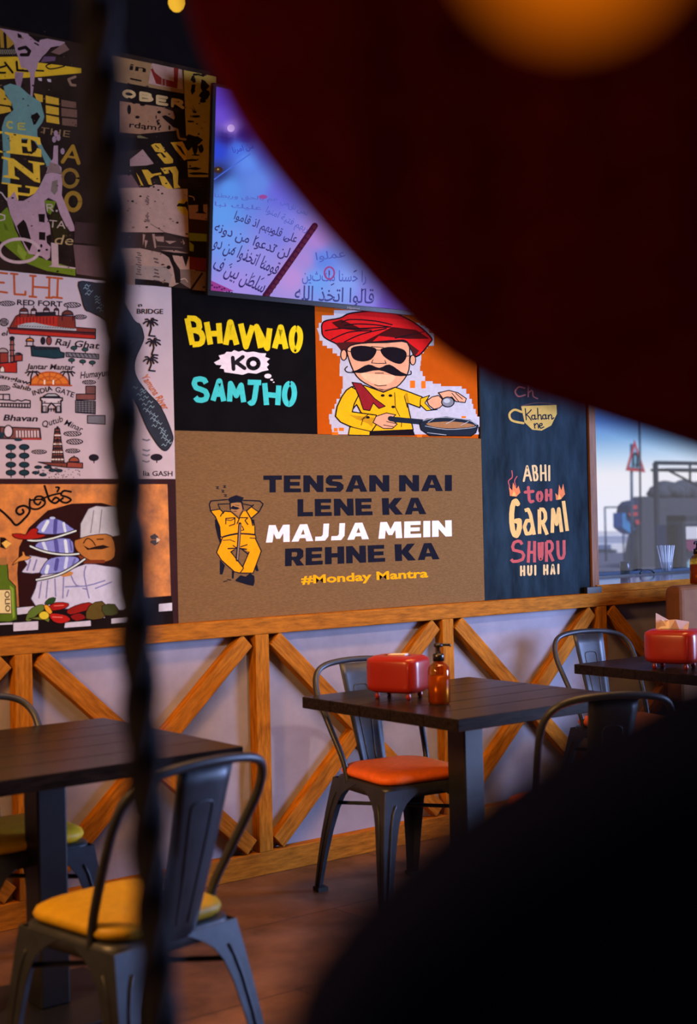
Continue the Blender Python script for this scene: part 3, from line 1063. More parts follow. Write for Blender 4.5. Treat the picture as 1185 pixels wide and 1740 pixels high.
for ang in (40, 65, 90, 115, 140):
    c_, s_ = math.cos(math.radians(ang)), math.sin(math.radians(ang))
    a.stroke(RU, [(312 + 36 * c_, 788 - 24 * s_), (312 + 112 * c_, 788 - 74 * s_)], 6)
a.stroke((226, 196, 170), [(280, 786), (280, 765)], 10)
a.stroke((226, 196, 170), [(335, 786), (335, 765)], 10)
a.stroke(RU, [(180, 793), (450, 797)], 10)
for x, sg in ((205, 1), (425, -1)):
    a.stroke(IN, [(x, 712), (x - 10 * sg, 740), (x - 14 * sg, 790)], 9)
    for ex, ey in ((-45, 6), (-30, 22), (45, 6), (34, 24), (0, -8)):
        a.stroke(IN, [(x, 712), (x + ex * .6, 706 + ey * .3), (x + ex, 712 + ey)], 9)
a.text(IN, 'Humayun', (505, 752), (680, 735), 40, .02, .2)
cloud(560, 776, 44, 15)
a.text(IN, 'Banglaw', (-40, 740), (185, 792), 26, .02, .2)
a.text(IN, 'Sahib', (75, 806), (190, 832), 28, .02, .2)
cloud(22, 812, 44, 18)
for st in ([(0, 852), (60, 852), (60, 888)], [(0, 885), (60, 888), (90, 895), (110, 886), (135, 895), (160, 886), (190, 892), (190, 936), (0, 930)], [(0, 908), (190, 910)], [(20, 852), (20, 885)]):
    a.stroke(IN, st, 8)
for i in range(10):
    a.stroke(IN, [(12 + i * 18, 914), (12 + i * 18, 930)], 8)
a.text(IN, 'INDIA', (208, 860), (332, 826), 30, .02)
a.text(IN, 'GATE', (344, 832), (462, 872), 32, .02)
a.poly((150, 140, 142), [(270, 866), (300, 848), (350, 848), (376, 866)], 0, IN, 7)
a.poly((186, 158, 162), [(255, 872), (392, 874), (392, 892), (382, 892), (384, 966), (350, 966), (348, 930), (322, 906), (302, 930), (300, 966), (262, 966), (264, 892), (255, 890)], 0, IN, 9)
a.stroke(IN, [(262, 908), (384, 910)], 6)
for x in (306, 322, 338):
    a.stroke(IN, [(x, 940), (x, 958)], 6)
a.stroke(IN, [(300, 945), (346, 945)], 6)
for x in (268, 356):
    a.disc(IN, x + 12, 900, 7, 4)
    a.poly((150, 130, 134), [(x, 925), (x + 22, 925), (x + 22, 962), (x, 962)], 0, IN, 5)
a.poly((112, 60, 56), [(480, 850), (600, 850), (600, 886), (480, 886)], 0, IN, 6)
a.poly(GY, [(475, 890), (600, 896), (600, 976), (475, 966)], 0, IN, 6)
for i in range(6):
    a.stroke(IN, [(476, 902 + i * 12), (600, 908 + i * 12)], 4)
    a.stroke(IN, [(490 + i * 20, 892), (490 + i * 20, 970)], 4)
a.poly((100, 60, 58), [(540, 800), (600, 800), (600, 850), (540, 850)], 0, IN, 6)
a.poly(GY, [(550, 985), (660, 985), (660, 1040), (550, 1034)], 0, IN, 6)
a.text(IN, 'Bhavan', (20, 1016), (234, 1022), 36, .03, .25)
a.poly((110, 60, 54), [(0, 1056), (250, 1066), (258, 1135), (0, 1130)], 0, IN, 8)
for i in range(8):
    a.poly((186, 158, 162), [(100 + i * 19, 1080), (110 + i * 19, 1080), (112 + i * 19, 1122), (102 + i * 19, 1122)])
a.disc((186, 158, 162), 52, 1085, 28, 38, IN, 8)
a.poly(TE, [(0, 1090), (24, 1090), (24, 1125), (0, 1125)])
a.stroke(RE, [(130, 1134), (258, 1134)], 8)
a.disc(TE, 115, 1138, 26, 9)
for x in (68, 152):
    for y in (1184, 1238, 1295, 1345):
        tree(x, y)
a.text(IN, 'Qutub', (268, 1062), (398, 1022), 38, .015, .15)
a.text(IN, 'Minar', (402, 1042), (512, 1090), 36, .015, .15)
a.poly((122, 62, 48), [(346, 1068), (374, 1068), (404, 1282), (326, 1282)], 0, IN, 8)
for i, y in enumerate((1085, 1110, 1140, 1165, 1190, 1215, 1240, 1262)):
    hw = 12 + (y - 1068) * .115
    a.stroke((196, 168, 160) if i % 2 else IN, [(362 - hw, y), (362 + hw, y)], 9)
    a.stroke(IN, [(362 - hw - 4, y + 9), (362 + hw + 4, y + 9)], 6)
for dx in (-14, 0, 14):
    a.stroke(IN, [(362 + dx * .3, 1130), (362 + dx * 1.4, 1280)], 4)
a.disc(IN, 362, 1064, 9, 12)
a.poly((110, 50, 40), [(240, 1278), (330, 1282), (420, 1284), (420, 1312), (320, 1300)], 0, IN, 6)
a.poly((130, 56, 44), [(424, 1278), (520, 1284), (520, 1316), (420, 1312)], 0, IN, 6)
a.disc((136, 62, 46), 466, 1276, 32, 30, IN, 7, 14, 180, 360)
a.stroke(IN, [(466, 1248), (466, 1238)], 6)
for x, y, rx, ry in ((456, 1100, 58, 17), (470, 1150, 54, 19), (458, 1208, 48, 15), (246, 1214, 50, 15)):
    cloud(x, y, rx, ry)
for i in range(70):
    x, y = 205 + random.random() * 300, 1302 + random.random() * 76
    if x > 400 and y < 1322:
        continue
    a.disc(IN, x, y, 4, 3, None, 6, 6)
for x, y in ((240, 1310), (300, 1310), (370, 1332), (270, 1358), (330, 1330), (225, 1345)):
    a.disc(IN, x, y, 26, 12, None, 6, 8)
    a.disc(TE, x + 2, y, 15, 7, None, 6, 8)
# river and right margin
RV = (44, 42, 50)
a.poly(RV, [(495, 145), (600, 152), (720, 180), (840, 380), (880, 410), (902, 470), (900, 520), (850, 640), (858, 740), (930, 842), (1010, 930), (1080, 1090), (1084, 1150), (1046, 1206), (1000, 1180), (930, 1072), (870, 930), (790, 760), (780, 600), (700, 420), (580, 340), (535, 318), (510, 230)], 3, IN, 6)
for i in range(46):
    t = i / 45
    if t < .45:
        x, y = 530 + t * 640, 170 + t * 800
    else:
        x, y = 870 + (t - .45) * 330, 800 + (t - .45) * 680
    x += random.uniform(-26, 26)
    a.stroke((120, 128, 136), [(x - 16, y), (x - 5, y - 10), (x + 6, y + 4), (x + 16, y - 6)], 4)
a.text(IN, 'BRIDGE', (862, 344), (1026, 346), 30, .015)
a.text(IN, 'n', (872, 302), (895, 298), 22, .02)
palm(945, 395, 88)
palm(962, 520, 82)
palm(945, 632, 70)
a.text((176, 84, 52), 'Yamuna River', (888, 740), (1030, 952), 44, .01, .2)
tree(985, 1248, 38, 22, IN)
tree(590, 1250, 32, 22, IN)
for y in (1135, 1200, 1230, 1270):
    a.stroke(GY, [(900, y), (925, y + 8), (940, y + 2)], 9)
a.text(IN, 'lia GASH', (902, 1364), (1086, 1366), 30, .02)
a.done()

ELC = (.88, .60, .66)
# --- chef painting
chm = mat('painting_dark_border', tuple(lin(v) / e for v, e in zip((48, 20, 20), ELC)), .7, 0, .2, 10, 0, .05)
bd = board('chef_painting', 1.62, 2.737, 1.0095, 1.557, chm, 'painting of a white-hatted chef carrying stacked silver cloches, lettered Let\'s', 'painting')
a = Art(bd, wallplane, 'C', ELC)
a.part('illustration')
bgp = mat('ochre_plaster_paint', tuple(lin(v) / e for v, e in zip((182, 96, 26), ELC)), .6, 0, .5, 14, 0, .3)
_k = a.inkf
OC = (182, 96, 26)
a.inkf = lambda c: bgp if c == OC else ink(*c, E=ELC)
a.poly(OC, [(-600, 84), (1054, 84), (1076, 785), (900, 800), (-600, 905)])
AR = (42, 16, 14)
a.poly(AR, [(120, 862), (108, 640), (120, 480), (180, 360), (300, 250), (450, 207), (640, 202), (800, 250), (880, 400), (900, 600), (905, 830)])
a.poly((26, 12, 14), [(-600, 905), (1080, 790), (1092, 962), (-600, 1090)])
CKW = (182, 158, 170)
for q in ([(105, 862), (215, 852), (222, 892), (105, 906)], [(84, 956), (240, 946), (240, 1000), (84, 1010)], [(410, 956), (570, 942), (572, 976), (404, 988)], [(-80, 962), (80, 954), (80, 966), (-80, 974)],
          [(1000, 838), (1083, 830), (1084, 880), (1000, 886)], [(700, 930), (830, 918), (840, 948), (700, 962)], [(560, 905), (660, 893), (660, 925), (560, 935)]):
    a.poly(CKW, q)
a.poly((30, 14, 14), [(0, 418), (30, 420), (70, 458), (35, 492), (0, 482)])
a.poly((214, 150, 70), [(10, 455), (40, 436), (72, 458), (36, 488)])
a.poly((70, 54, 54), [(975, 395), (998, 415), (990, 432), (955, 432), (945, 412)])
a.poly((70, 54, 54), [(955, 436), (992, 436), (998, 455), (975, 470), (945, 450)])
a.poly((196, 156, 132), [(985, 420), (1010, 434), (985, 452)])
LK = (24, 12, 12)
a.stroke(LK, [(-40, 215), (20, 262), (65, 305), (102, 342), (150, 305), (184, 262), (182, 236), (150, 220), (112, 232), (102, 258), (124, 276), (148, 262), (142, 244)], 15, 4)
a.stroke(LK, [(188, 178), (190, 232), (238, 240), (282, 208), (270, 166), (228, 164), (215, 196), (240, 214), (256, 196)], 13, 4)
a.stroke(LK, [(190, 185), (250, 180), (275, 190)], 11, 4)
a.stroke(LK, [(280, 95), (298, 150), (312, 185), (345, 204), (372, 184), (352, 168), (332, 184)], 14, 4)
a.stroke(LK, [(262, 176), (330, 152), (376, 142)], 12)
a.stroke(LK, [(352, 104), (372, 106), (360, 132)], 12, 3)
a.stroke(LK, [(446, 132), (402, 126), (384, 152), (424, 166), (446, 184), (414, 202), (380, 188), (396, 172)], 13, 4)
WC = (184, 162, 178)
SH = (118, 104, 146)
# chef
a.poly((176, 154, 158), [(556, 240), (660, 226), (760, 240), (770, 400), (505, 420)], 2, (90, 76, 84), 4)
a.stroke((120, 104, 112), [(590, 250), (570, 390)], 6)
a.stroke((120, 104, 112), [(640, 245), (625, 390)], 6)
a.poly((166, 92, 44), [(470, 440), (495, 430), (580, 405), (700, 410), (720, 540), (640, 575), (560, 560), (500, 520), (472, 480)], 3, (60, 30, 20), 5)
a.poly((110, 44, 26), [(480, 520), (560, 560), (660, 560), (660, 580), (530, 585)])
a.poly((36, 18, 14), [(522, 468), (560, 488), (600, 476), (650, 466), (690, 480), (640, 494), (590, 494), (550, 498)])
a.stroke((60, 28, 16), [(525, 455), (548, 425), (580, 440), (600, 470)], 7, 3)
a.stroke((60, 28, 16), [(610, 430), (650, 430)], 8)
a.poly(WC, [(222, 740), (268, 650), (440, 622), (540, 585), (660, 598), (790, 640), (800, 860), (680, 868), (228, 858)], 2, (70, 54, 70), 5)
for st in ([(345, 680), (350, 790)], [(400, 670), (395, 800)], [(440, 640), (480, 720), (560, 720), (660, 690)], [(540, 600), (530, 660), (560, 800)], [(260, 700), (245, 800)], [(300, 690), (290, 800)], [(410, 730), (540, 725)], [(420, 790), (430, 750)], [(520, 740), (545, 745)], [(600, 740), (700, 700)]):
    a.stroke(SH, st, 8, 3)
a.poly(WC, [(150, 560), (185, 532), (262, 545), (305, 560), (262, 640), (150, 642), (140, 628), (170, 590)], 2, (60, 44, 60), 5)
a.stroke(SH, [(190, 560), (170, 625)], 12)
a.stroke(SH, [(230, 560), (210, 625)], 10)
a.poly((190, 112, 56), [(76, 594), (110, 552), (140, 532), (138, 510), (152, 512), (160, 535), (196, 540), (170, 560), (120, 570)], 2, (70, 34, 20), 4)
a.poly((178, 108, 60), [(380, 660), (440, 632), (462, 640), (450, 660), (400, 668)])
# cloches
for pl, base in (([(225, 385), (235, 345), (275, 310), (330, 300), (390, 315), (440, 350), (465, 378), (330, 400)], None),
                 ([(225, 485), (240, 450), (300, 430), (440, 428), (464, 500), (440, 532), (330, 520)], None),
                 ([(262, 652), (270, 600), (320, 550), (440, 536), (500, 560), (430, 625)], None)):
    a.poly((126, 116, 172), pl, 3, (44, 34, 60), 5)
for st, c, wd in (([(300, 320), (270, 375)], (200, 190, 220), 22), ([(350, 312), (345, 388)], (72, 62, 120), 24), ([(400, 330), (410, 380)], (196, 186, 216), 16), ([(270, 450), (290, 500)], (190, 180, 212), 20),
                  ([(350, 440), (360, 515)], (80, 70, 130), 26), ([(410, 440), (420, 515)], (200, 190, 220), 20), ([(440, 440), (450, 500)], (90, 80, 136), 12), ([(300, 600), (290, 640)], (196, 186, 216), 22),
                  ([(360, 560), (350, 620)], (76, 66, 126), 24), ([(420, 550), (410, 610)], (186, 176, 210), 20), ([(470, 555), (455, 600)], (96, 86, 140), 14)):
    a.stroke(c, st, wd)
a.disc((170, 160, 190), 330, 297, 18, 8)
for st in ([(175, 436), (230, 440), (330, 425), (476, 378)], [(190, 474), (250, 500), (330, 520), (420, 528), (495, 522)], [(228, 686), (300, 672), (380, 648), (460, 605), (532, 556)]):
    a.stroke((40, 26, 30), st, 22, 3)
    a.stroke((196, 184, 180), st, 10, 3)
a.poly((150, 26, 20), [(78, 398), (130, 396), (160, 402), (190, 370), (220, 360), (240, 372), (232, 398), (292, 404), (240, 426), (150, 432), (92, 420)], 2, (60, 12, 12), 5)
# vegetables
for pl, c in (([(180, 885), (225, 850), (270, 842), (280, 872), (235, 905), (190, 945), (160, 940)], (84, 92, 36)), ([(280, 835), (310, 802), (350, 800), (330, 838)], (40, 60, 30)), ([(300, 862), (350, 828), (430, 834), (415, 862), (340, 880)], (150, 24, 20)),
              ([(420, 880), (470, 850), (560, 828), (600, 860), (520, 885), (440, 905)], (130, 24, 20)), ([(308, 902), (360, 898), (420, 912), (442, 940), (390, 960), (335, 948)], (164, 26, 22)), ([(440, 915), (500, 895), (540, 925), (480, 945)], (120, 20, 20)),
              ([(275, 850), (300, 845), (330, 890), (300, 900)], (206, 130, 36)), ([(560, 850), (640, 820), (680, 880), (640, 930), (540, 930)], (84, 60, 26)), ([(640, 850), (720, 840), (740, 900), (660, 910)], (60, 56, 30)), ([(180, 930), (300, 915), (305, 955), (280, 940)], (96, 100, 40))):
    a.poly(c, pl, 2, (40, 14, 12), 4)
a.disc((204, 164, 44), 276, 910, 32, 26, (80, 60, 20), 4)
a.stroke((210, 90, 80), [(330, 920), (390, 922)], 7)
a.stroke((210, 90, 80), [(340, 850), (400, 846)], 6)
# bottle
a.poly((78, 88, 24), [(-60, 720), (-14, 680), (-6, 590), (46, 590), (52, 680), (96, 726), (106, 935), (60, 950), (-60, 948)], 0, (30, 36, 12), 6)
a.poly((120, 132, 40), [(60, 720), (85, 740), (92, 920), (80, 930)])
a.poly((150, 90, 50), [(-2, 545), (40, 545), (42, 592), (-4, 592)])
a.poly((206, 166, 116), [(-40, 748), (66, 748), (72, 898), (-40, 898)], 0, (90, 60, 40), 5)
a.text((60, 30, 24), 'OLIO', (28, 758), (34, 888), 30, .02)
a.done()

ELT = (.80, .68, .82)  # inks darkened overall: the dim light on the upper wall is put into them
# --- torn typographic collage
grm = mat('collage_dark_print', tuple(lin(v) / e for v, e in zip((40, 26, 22), ELT)), .8, 0, .5, 7, 0, .02)
bd = board('collage_poster', 1.62, 2.932, 2.286, 3.145, grm, 'large torn-paper collage poster of yellow type and silhouettes, highest on the wall', 'poster')
a = Art(bd, wallplane, 'P', ELT)
a.part('printed_collage')
YE = (190, 138, 42)
PI = (150, 112, 122)
BL = (30, 20, 18)
TL = (98, 122, 116)
TN = (140, 98, 66)
a.poly((150, 106, 36), [(-900, -60), (60, 140), (180, 300), (100, 360), (-900, 300)])
for x in (-20, 55):
    a.stroke(BL, [(x, 180), (x + 10, 350)], 34)
for i in range(9):
    x = i * 22
    a.stroke((150, 130, 110), [(x, 378), (x + 14, 400), (x - 2, 430)], 6)
a.poly((198, 148, 34), [(-900, 520), (0, 466), (190, 460), (440, 530), (700, 562), (960, 600), (960, 655), (440, 702), (0, 730), (-900, 800)])
a.stroke(BL, [(62, 572), (0, 590), (-60, 610), (0, 652), (62, 652)], 24)
a.stroke(BL, [(58, 532), (150, 650)], 26)
a.stroke(BL, [(196, 522), (204, 622), (330, 632)], 28)
a.stroke(BL, [(430, 626), (516, 630)], 20)
a.poly(PI, [(0, 125), (180, 158), (330, 192), (400, 262), (450, 290), (480, 262), (560, 248), (770, 290), (740, 330), (650, 340), (600, 352), (560, 400), (540, 424), (500, 460), (450, 532), (440, 590), (415, 640), (405, 760), (388, 880), (375, 1080), (352, 1080), (362, 850), (355, 655), (320, 610), (250, 590), (215, 470), (180, 380), (160, 290), (60, 182)])
a.poly((134, 98, 110), [(180, 640), (280, 650), (262, 740), (240, 832), (200, 822), (175, 720)])
a.poly(BL, [(205, 180), (250, 205), (270, 250), (210, 235)])
a.poly(BL, [(330, 205), (400, 220), (560, 240), (470, 262), (460, 296)])
a.stroke(BL, [(225, 370), (300, 350), (350, 395), (330, 440), (250, 440)], 40)
a.stroke(BL, [(410, 300), (455, 325)], 18)
a.poly((92, 62, 84), [(520, 458), (660, 462), (650, 510), (480, 530)])
a.poly((110, 76, 70), [(600, 410), (760, 300), (820, 380), (700, 440)])
a.stroke(BL, [(600, 545), (545, 570), (580, 605), (660, 600), (760, 575)], 16, 4)
for x, y in ((470, 728), (578, 740)):
    a.poly((180, 150, 150), [(x - 24, y - 14), (x + 24, y - 12), (x + 26, y + 22), (x - 10, y + 18)])
for i, q in enumerate(([(400, 895), (505, 915), (505, 1000), (440, 990)], [(540, 920), (695, 955), (695, 1035), (540, 1010)], [(540, 1035), (695, 1065), (695, 1155), (545, 1130)], [(545, 1150), (695, 1180), (702, 1260), (550, 1235)],
                       [(725, 970), (900, 1000), (900, 1072), (725, 1050)], [(725, 1068), (910, 1090), (910, 1182), (725, 1165)], [(735, 1185), (910, 1204), (910, 1290), (735, 1270)])):
    a.poly(YE if i < 4 else (104, 70, 58), q)
a.poly(YE, [(-300, 780), (0, 830), (70, 880), (60, 920), (132, 1000), (132, 1110), (0, 1140), (-300, 1130)])
a.stroke(BL, [(-60, 1025), (120, 1050), (140, 1100)], 20)
a.poly(TL, [(40, 812), (120, 780), (230, 810), (330, 900), (480, 1000), (525, 1170), (500, 1240), (440, 1320), (440, 1390), (520, 1560), (640, 1740), (690, 1860), (560, 1780), (470, 1560), (390, 1440), (120, 1440), (120, 1960), (20, 1960), (40, 1650), (20, 1300), (60, 1180), (160, 1090), (130, 1000), (60, 900)])
a.poly(BL, [(365, 1160), (440, 1120), (475, 1170), (420, 1262), (395, 1270)])
CEC = (168, 146, 64)
a.pen(CEC, 'C', ((70, 1215), (165, 1225), (165, 1322), (70, 1312)), 22)
a.pen(CEC, 'E', ((205, 1240), (300, 1245), (306, 1335), (210, 1325)), 18)
a.text((132, 96, 66), 'THE', (460, 1366), (822, 1416), 76, -.005)
EP = [(52, 1350), (470, 1418), (484, 1505), (440, 1502), (428, 1468), (390, 1452), (320, 1430), (252, 1426), (252, 1482), (318, 1490), (328, 1440), (362, 1444), (372, 1582), (330, 1580), (318, 1530), (256, 1520), (266, 1604), (380, 1612), (428, 1572), (440, 1540), (486, 1560), (490, 1650), (75, 1600), (75, 1582), (120, 1572), (110, 1392), (55, 1372)]
a.poly((214, 158, 48), EP)
a.poly((214, 158, 48), [(-200, 1320), (30, 1345), (30, 1365), (-10, 1375), (-10, 1570), (30, 1580), (30, 1600), (-200, 1560)])
a.stroke((150, 104, 36), [(740, 1705), (862, 1520), (930, 1720)], 44)
a.stroke((150, 104, 36), [(790, 1640), (910, 1660)], 26)
for c_, x, y in ((PI, 660, 1370), (PI, 690, 1420), (PI, 640, 1440), (PI, 740, 1580)):
    a.disc(c_, x, y, 26, 40, None, 6, 7)
a.stroke((128, 92, 74), [(890, 700), (810, 730), (840, 795), (890, 800)], 30)
a.z = 'Q'
a.poly((214, 158, 48), [(20, 120), (175, 150), (430, 345), (420, 212), (365, 192), (365, 174), (570, 205), (570, 226), (510, 232), (516, 462), (440, 442), (182, 242), (190, 370), (245, 400), (245, 418), (35, 386), (40, 368), (105, 358), (100, 168), (20, 146)])
a.poly((214, 158, 48), [(20, 450), (275, 490), (275, 515), (225, 516), (230, 580), (382, 600), (386, 530), (325, 516), (325, 495), (520, 522), (450, 592), (370, 632), (230, 616), (236, 690), (100, 690), (100, 480), (20, 470)])
a.ring((132, 92, 38), 900, 400, 100, 110, 44)
a.ring((140, 98, 36), 940, 700, 90, 110, 56)
GR = (96, 106, 28)
a.poly(GR, [(-300, 800), (0, 860), (90, 770), (150, 900), (190, 1050), (250, 1180), (330, 1330), (430, 1390), (600, 1452), (970, 1560), (970, 1655), (600, 1592), (330, 1490), (100, 1300), (0, 1205), (-300, 1190)])
a.poly((76, 84, 24), [(40, 960), (80, 1000), (110, 1080), (60, 1060)])
a.poly((120, 128, 42), [(230, 1240), (340, 1360), (320, 1470), (220, 1350)])
PK2 = (164, 122, 130)
a.poly(PK2, [(690, -20), (745, -20), (745, 220), (790, 262), (790, 340), (592, 332), (640, 200), (680, 150)])
a.poly((128, 96, 92), [(640, 190), (760, 230), (792, 340), (600, 335)])
a.poly(PK2, [(585, 345), (660, 330), (792, 350), (800, 480), (792, 620), (860, 780), (950, 1010), (962, 1080), (900, 1082), (800, 950), (720, 700), (620, 652), (572, 690), (582, 800), (600, 900), (640, 1000), (650, 1130), (592, 1142), (600, 1230), (650, 1282), (640, 1420), (600, 1456), (530, 1402), (440, 1385), (370, 1372), (320, 1290), (200, 1022), (130, 862), (80, 655), (130, 640), (185, 572), (232, 692), (300, 692), (390, 640), (450, 592), (510, 500)])
a.poly((116, 92, 84), [(670, 440), (740, 420), (740, 560), (700, 620), (650, 560)])
a.poly(BL, [(215, 1012), (300, 930), (336, 980), (380, 1122), (412, 1250), (376, 1340), (322, 1250), (250, 1130)])
for q in ([(490, 860), (576, 860), (572, 972), (500, 960)], [(500, 1090), (582, 1096), (582, 1200), (500, 1190)], [(620, 1130), (660, 1120), (652, 1212), (615, 1200)], [(600, 870), (640, 880), (630, 960)]):
    a.poly(BL, q)
a.poly(GR, [(572, 680), (722, 700), (650, 870), (602, 840)])
a.poly((44, 34, 18), [(660, 860), (760, 840), (860, 1040), (880, 1160), (700, 1200), (650, 1000)])
a.stroke((180, 148, 142), [(-60, 560), (20, 590), (85, 680)], 16)
a.stroke((180, 148, 142), [(0, 860), (60, 880), (60, 930), (0, 945)], 14)
a.ring((176, 140, 140), 245, 1332, 255, 150, 40)
a.poly((170, 134, 132), [(655, 1228), (745, 1240), (752, 1518), (970, 1550), (970, 1568), (620, 1536), (665, 1518)])
a.pen((170, 140, 124), 'R', ((590, 730), (680, 730), (690, 830), (600, 830)), 16)
a.disc((170, 140, 124), 728, 820, 14)
a.text((168, 136, 124), 'TA', (625, 1030), (840, 1050), 96, 0)
a.text((160, 124, 84), 'de', (690, 1244), (930, 1262), 125, 0, .2)
a.disc(BL, 600, 1320, 18, 14)
a.disc(BL, 530, 1270, 16, 26, None, 6, 6)
a.poly((94, 64, 64), [(940, 1252), (1400, 1290), (1400, 1690), (980, 1632)])
a.poly((60, 40, 40), [(960, 960), (1400, 1000), (1400, 1260), (950, 1230)])
# right half of the collage
a.z = 'R'
a.poly((60, 42, 34), [(-200, 60), (60, 100), (60, 400), (-200, 330)])
a.poly(TN, [(-80, 88), (800, 268), (822, 552), (180, 440), (-80, 390)])
a.poly((166, 120, 110), [(440, 190), (790, 266), (800, 502), (540, 462), (400, 430)])
a.poly((118, 34, 28), [(425, 262), (450, 250), (474, 300), (560, 370), (700, 408), (700, 240), (755, 258), (742, 492), (560, 452), (490, 432)])
for x in (560, 600):
    a.stroke((140, 96, 84), [(x, 375), (x, 455)], 14)
a.text(BL, 'in', (172, 268), (366, 298), 72, .02)
a.stroke(BL, [(190, 375), (310, 400)], 20)
a.poly((164, 122, 56), [(818, 272), (1200, 352), (1200, 1540), (870, 1540), (832, 740)])
a.poly(BL, [(150, 428), (826, 556), (832, 742), (180, 650)])
for ch, q in (('O', ((90, 492), (250, 520), (250, 612), (90, 605))), ('B', ((290, 522), (455, 550), (460, 655), (290, 640))), ('E', ((488, 562), (630, 586), (634, 702), (488, 680))), ('R', ((668, 600), (812, 624), (826, 738), (668, 712)))):
    a.pen((188, 144, 100), ch, q, 34)
a.poly((144, 96, 72), [(60, 640), (480, 700), (560, 712), (690, 762), (722, 862), (740, 1002), (300, 1032), (60, 1010)])
a.poly(BL, [(556, 820), (600, 806), (650, 830), (700, 860), (740, 790), (832, 740), (836, 1060), (790, 1030), (745, 962), (690, 950), (650, 910), (590, 862)])
for x, y, rx, ry in ((268, 830, 28, 18), (525, 772, 24, 18), (490, 830, 8, 24), (505, 880, 14, 22), (518, 910, 18, 20), (648, 955, 14, 30), (230, 660, 26, 14), (330, 680, 34, 20), (170, 740, 24, 60)):
    a.disc(BL, x, y, rx, ry, None, 6, 8)
a.text(BL, 'rdam?', (170, 950), (546, 990), 66, .015)
a.poly(BL, [(285, 1032), (735, 988), (748, 1110), (400, 1112)])
a.poly((104, 84, 56), [(262, 1050), (300, 1046), (415, 1090), (410, 1114), (270, 1080)])
a.poly(BL, [(60, 1070), (840, 1100), (870, 1560), (400, 1560), (350, 1200), (60, 1250)])
a.poly((150, 108, 104), [(180, 1330), (330, 1212), (462, 1382), (380, 1402), (180, 1412)])
GO = (190, 134, 42)
a.poly(GO, [(428, 1162), (470, 1142), (540, 1142), (600, 1230), (640, 1270), (690, 1332), (690, 1372), (640, 1382), (590, 1380), (498, 1270), (540, 1258), (580, 1312), (612, 1306), (560, 1250), (480, 1240)])
a.stroke(BL, [(480, 1165), (520, 1200)], 12)
a.poly(GO, [(660, 1130), (800, 1120), (850, 1200), (856, 1340), (820, 1342), (720, 1222)])
a.poly(BL, [(720, 1152), (780, 1180), (842, 1292), (800, 1262)])
for x, y, rx, ry in ((930, 380, 34, 40), (930, 500, 30, 60), (1060, 460, 50, 70), (1070, 560, 60, 60), (1040, 640, 40, 26), (960, 325, 50, 18), (1040, 335, 40, 14), (960, 820, 60, 16), (900, 880, 50, 12), (975, 910, 16, 10), (950, 770, 24, 12),
                     (930, 1100, 100, 60), (870, 1170, 40, 60), (950, 1190, 40, 70), (1020, 1200, 30, 60), (900, 1340, 70, 14), (960, 1280, 60, 8), (940, 1440, 90, 16), (1000, 1500, 110, 18)):
    n = 9
    a.poly(BL, [(x + rx * (1 + random.uniform(-.35, .35)) * math.cos(2 * math.pi * k / n), y + ry * (1 + random.uniform(-.35, .35)) * math.sin(2 * math.pi * k / n)) for k in range(n)])
a.stroke((120, 84, 52), [(890, 720), (960, 750), (920, 700)], 9)
a.stroke(TN, [(740, 980), (750, 1050), (770, 1085), (836, 1095)], 26, 3)
a.z = 'S'
a.poly(GO, [(318, 60), (390, 60), (440, 110), (545, 92), (552, 116), (470, 130), (420, 160), (442, 242), (400, 232)])
a.poly(GO, [(250, 90), (290, 150), (340, 250), (310, 240)])
a.poly(GO, [(540, 40), (720, 20), (752, 80), (746, 230), (780, 272), (700, 282), (686, 110), (650, 60), (632, 62), (642, 100), (590, 110)])
a.poly(GO, [(520, 130), (590, 140), (690, 286), (620, 286), (560, 240)])
a.poly((104, 70, 70), [(-60, 120), (200, 120), (300, 280), (-60, 280)])
PP = (166, 120, 106)
a.poly(PP, [(-60, 278), (400, 270), (480, 235), (560, 245), (620, 285), (862, 286), (872, 862), (600, 802), (200, 802), (-60, 790)])
for x, y in ((515, 300), (560, 342), (400, 262), (460, 262)):
    a.disc(BL, x, y, 16, 10, None, 6, 7)
a.poly((170, 122, 36), [(745, 440), (780, 410), (862, 402), (866, 610), (790, 580), (740, 520)])
a.poly(BL, [(730, 488), (755, 455), (820, 462), (845, 430), (862, 440), (866, 555), (838, 500), (740, 494)])
for y0 in (370, 570):
    for k in range(7):
        a.stroke((98, 70, 66), [(365 + random.uniform(-8, 30), y0 + k * 16), (380 + random.uniform(0, 36), y0 + 8 + k * 16)], 12)
a.stroke((60, 40, 36), [(420, 700), (590, 800)], 6)
a.poly((58, 38, 34), [(-60, 800), (330, 800), (560, 832), (602, 800), (740, 872), (872, 868), (876, 1080), (650, 1052), (500, 1032), (300, 1000), (-60, 990)])
for q in ([(470, 850), (580, 850), (580, 915), (500, 905)], [(590, 900), (730, 905), (650, 940)], [(330, 820), (360, 830), (330, 960)], [(440, 820), (470, 820), (490, 980), (470, 990)], [(540, 1012), (720, 1012), (870, 1050), (860, 1062), (700, 1040)], [(800, 880), (830, 930), (812, 950)], [(350, 890), (390, 900), (360, 990)]):
    a.poly((150, 106, 92), q)
a.stroke((124, 88, 78), [(500, 965), (800, 985)], 5)
a.poly((158, 118, 104), [(-60, 985), (300, 990), (540, 1042), (640, 1090), (700, 1202), (780, 1392), (680, 1444), (-60, 1410)])
a.poly((140, 112, 104), [(200, 1190), (600, 1210), (680, 1300), (640, 1440), (200, 1400)])
a.poly((164, 116, 98), [(650, 1060), (884, 1090), (884, 1240), (770, 1240)])
a.poly(BL, [(540, 1032), (870, 1050), (872, 1100), (840, 1210), (800, 1085), (680, 1072), (720, 1202), (782, 1332), (772, 1402), (720, 1402), (690, 1222), (640, 1102)])
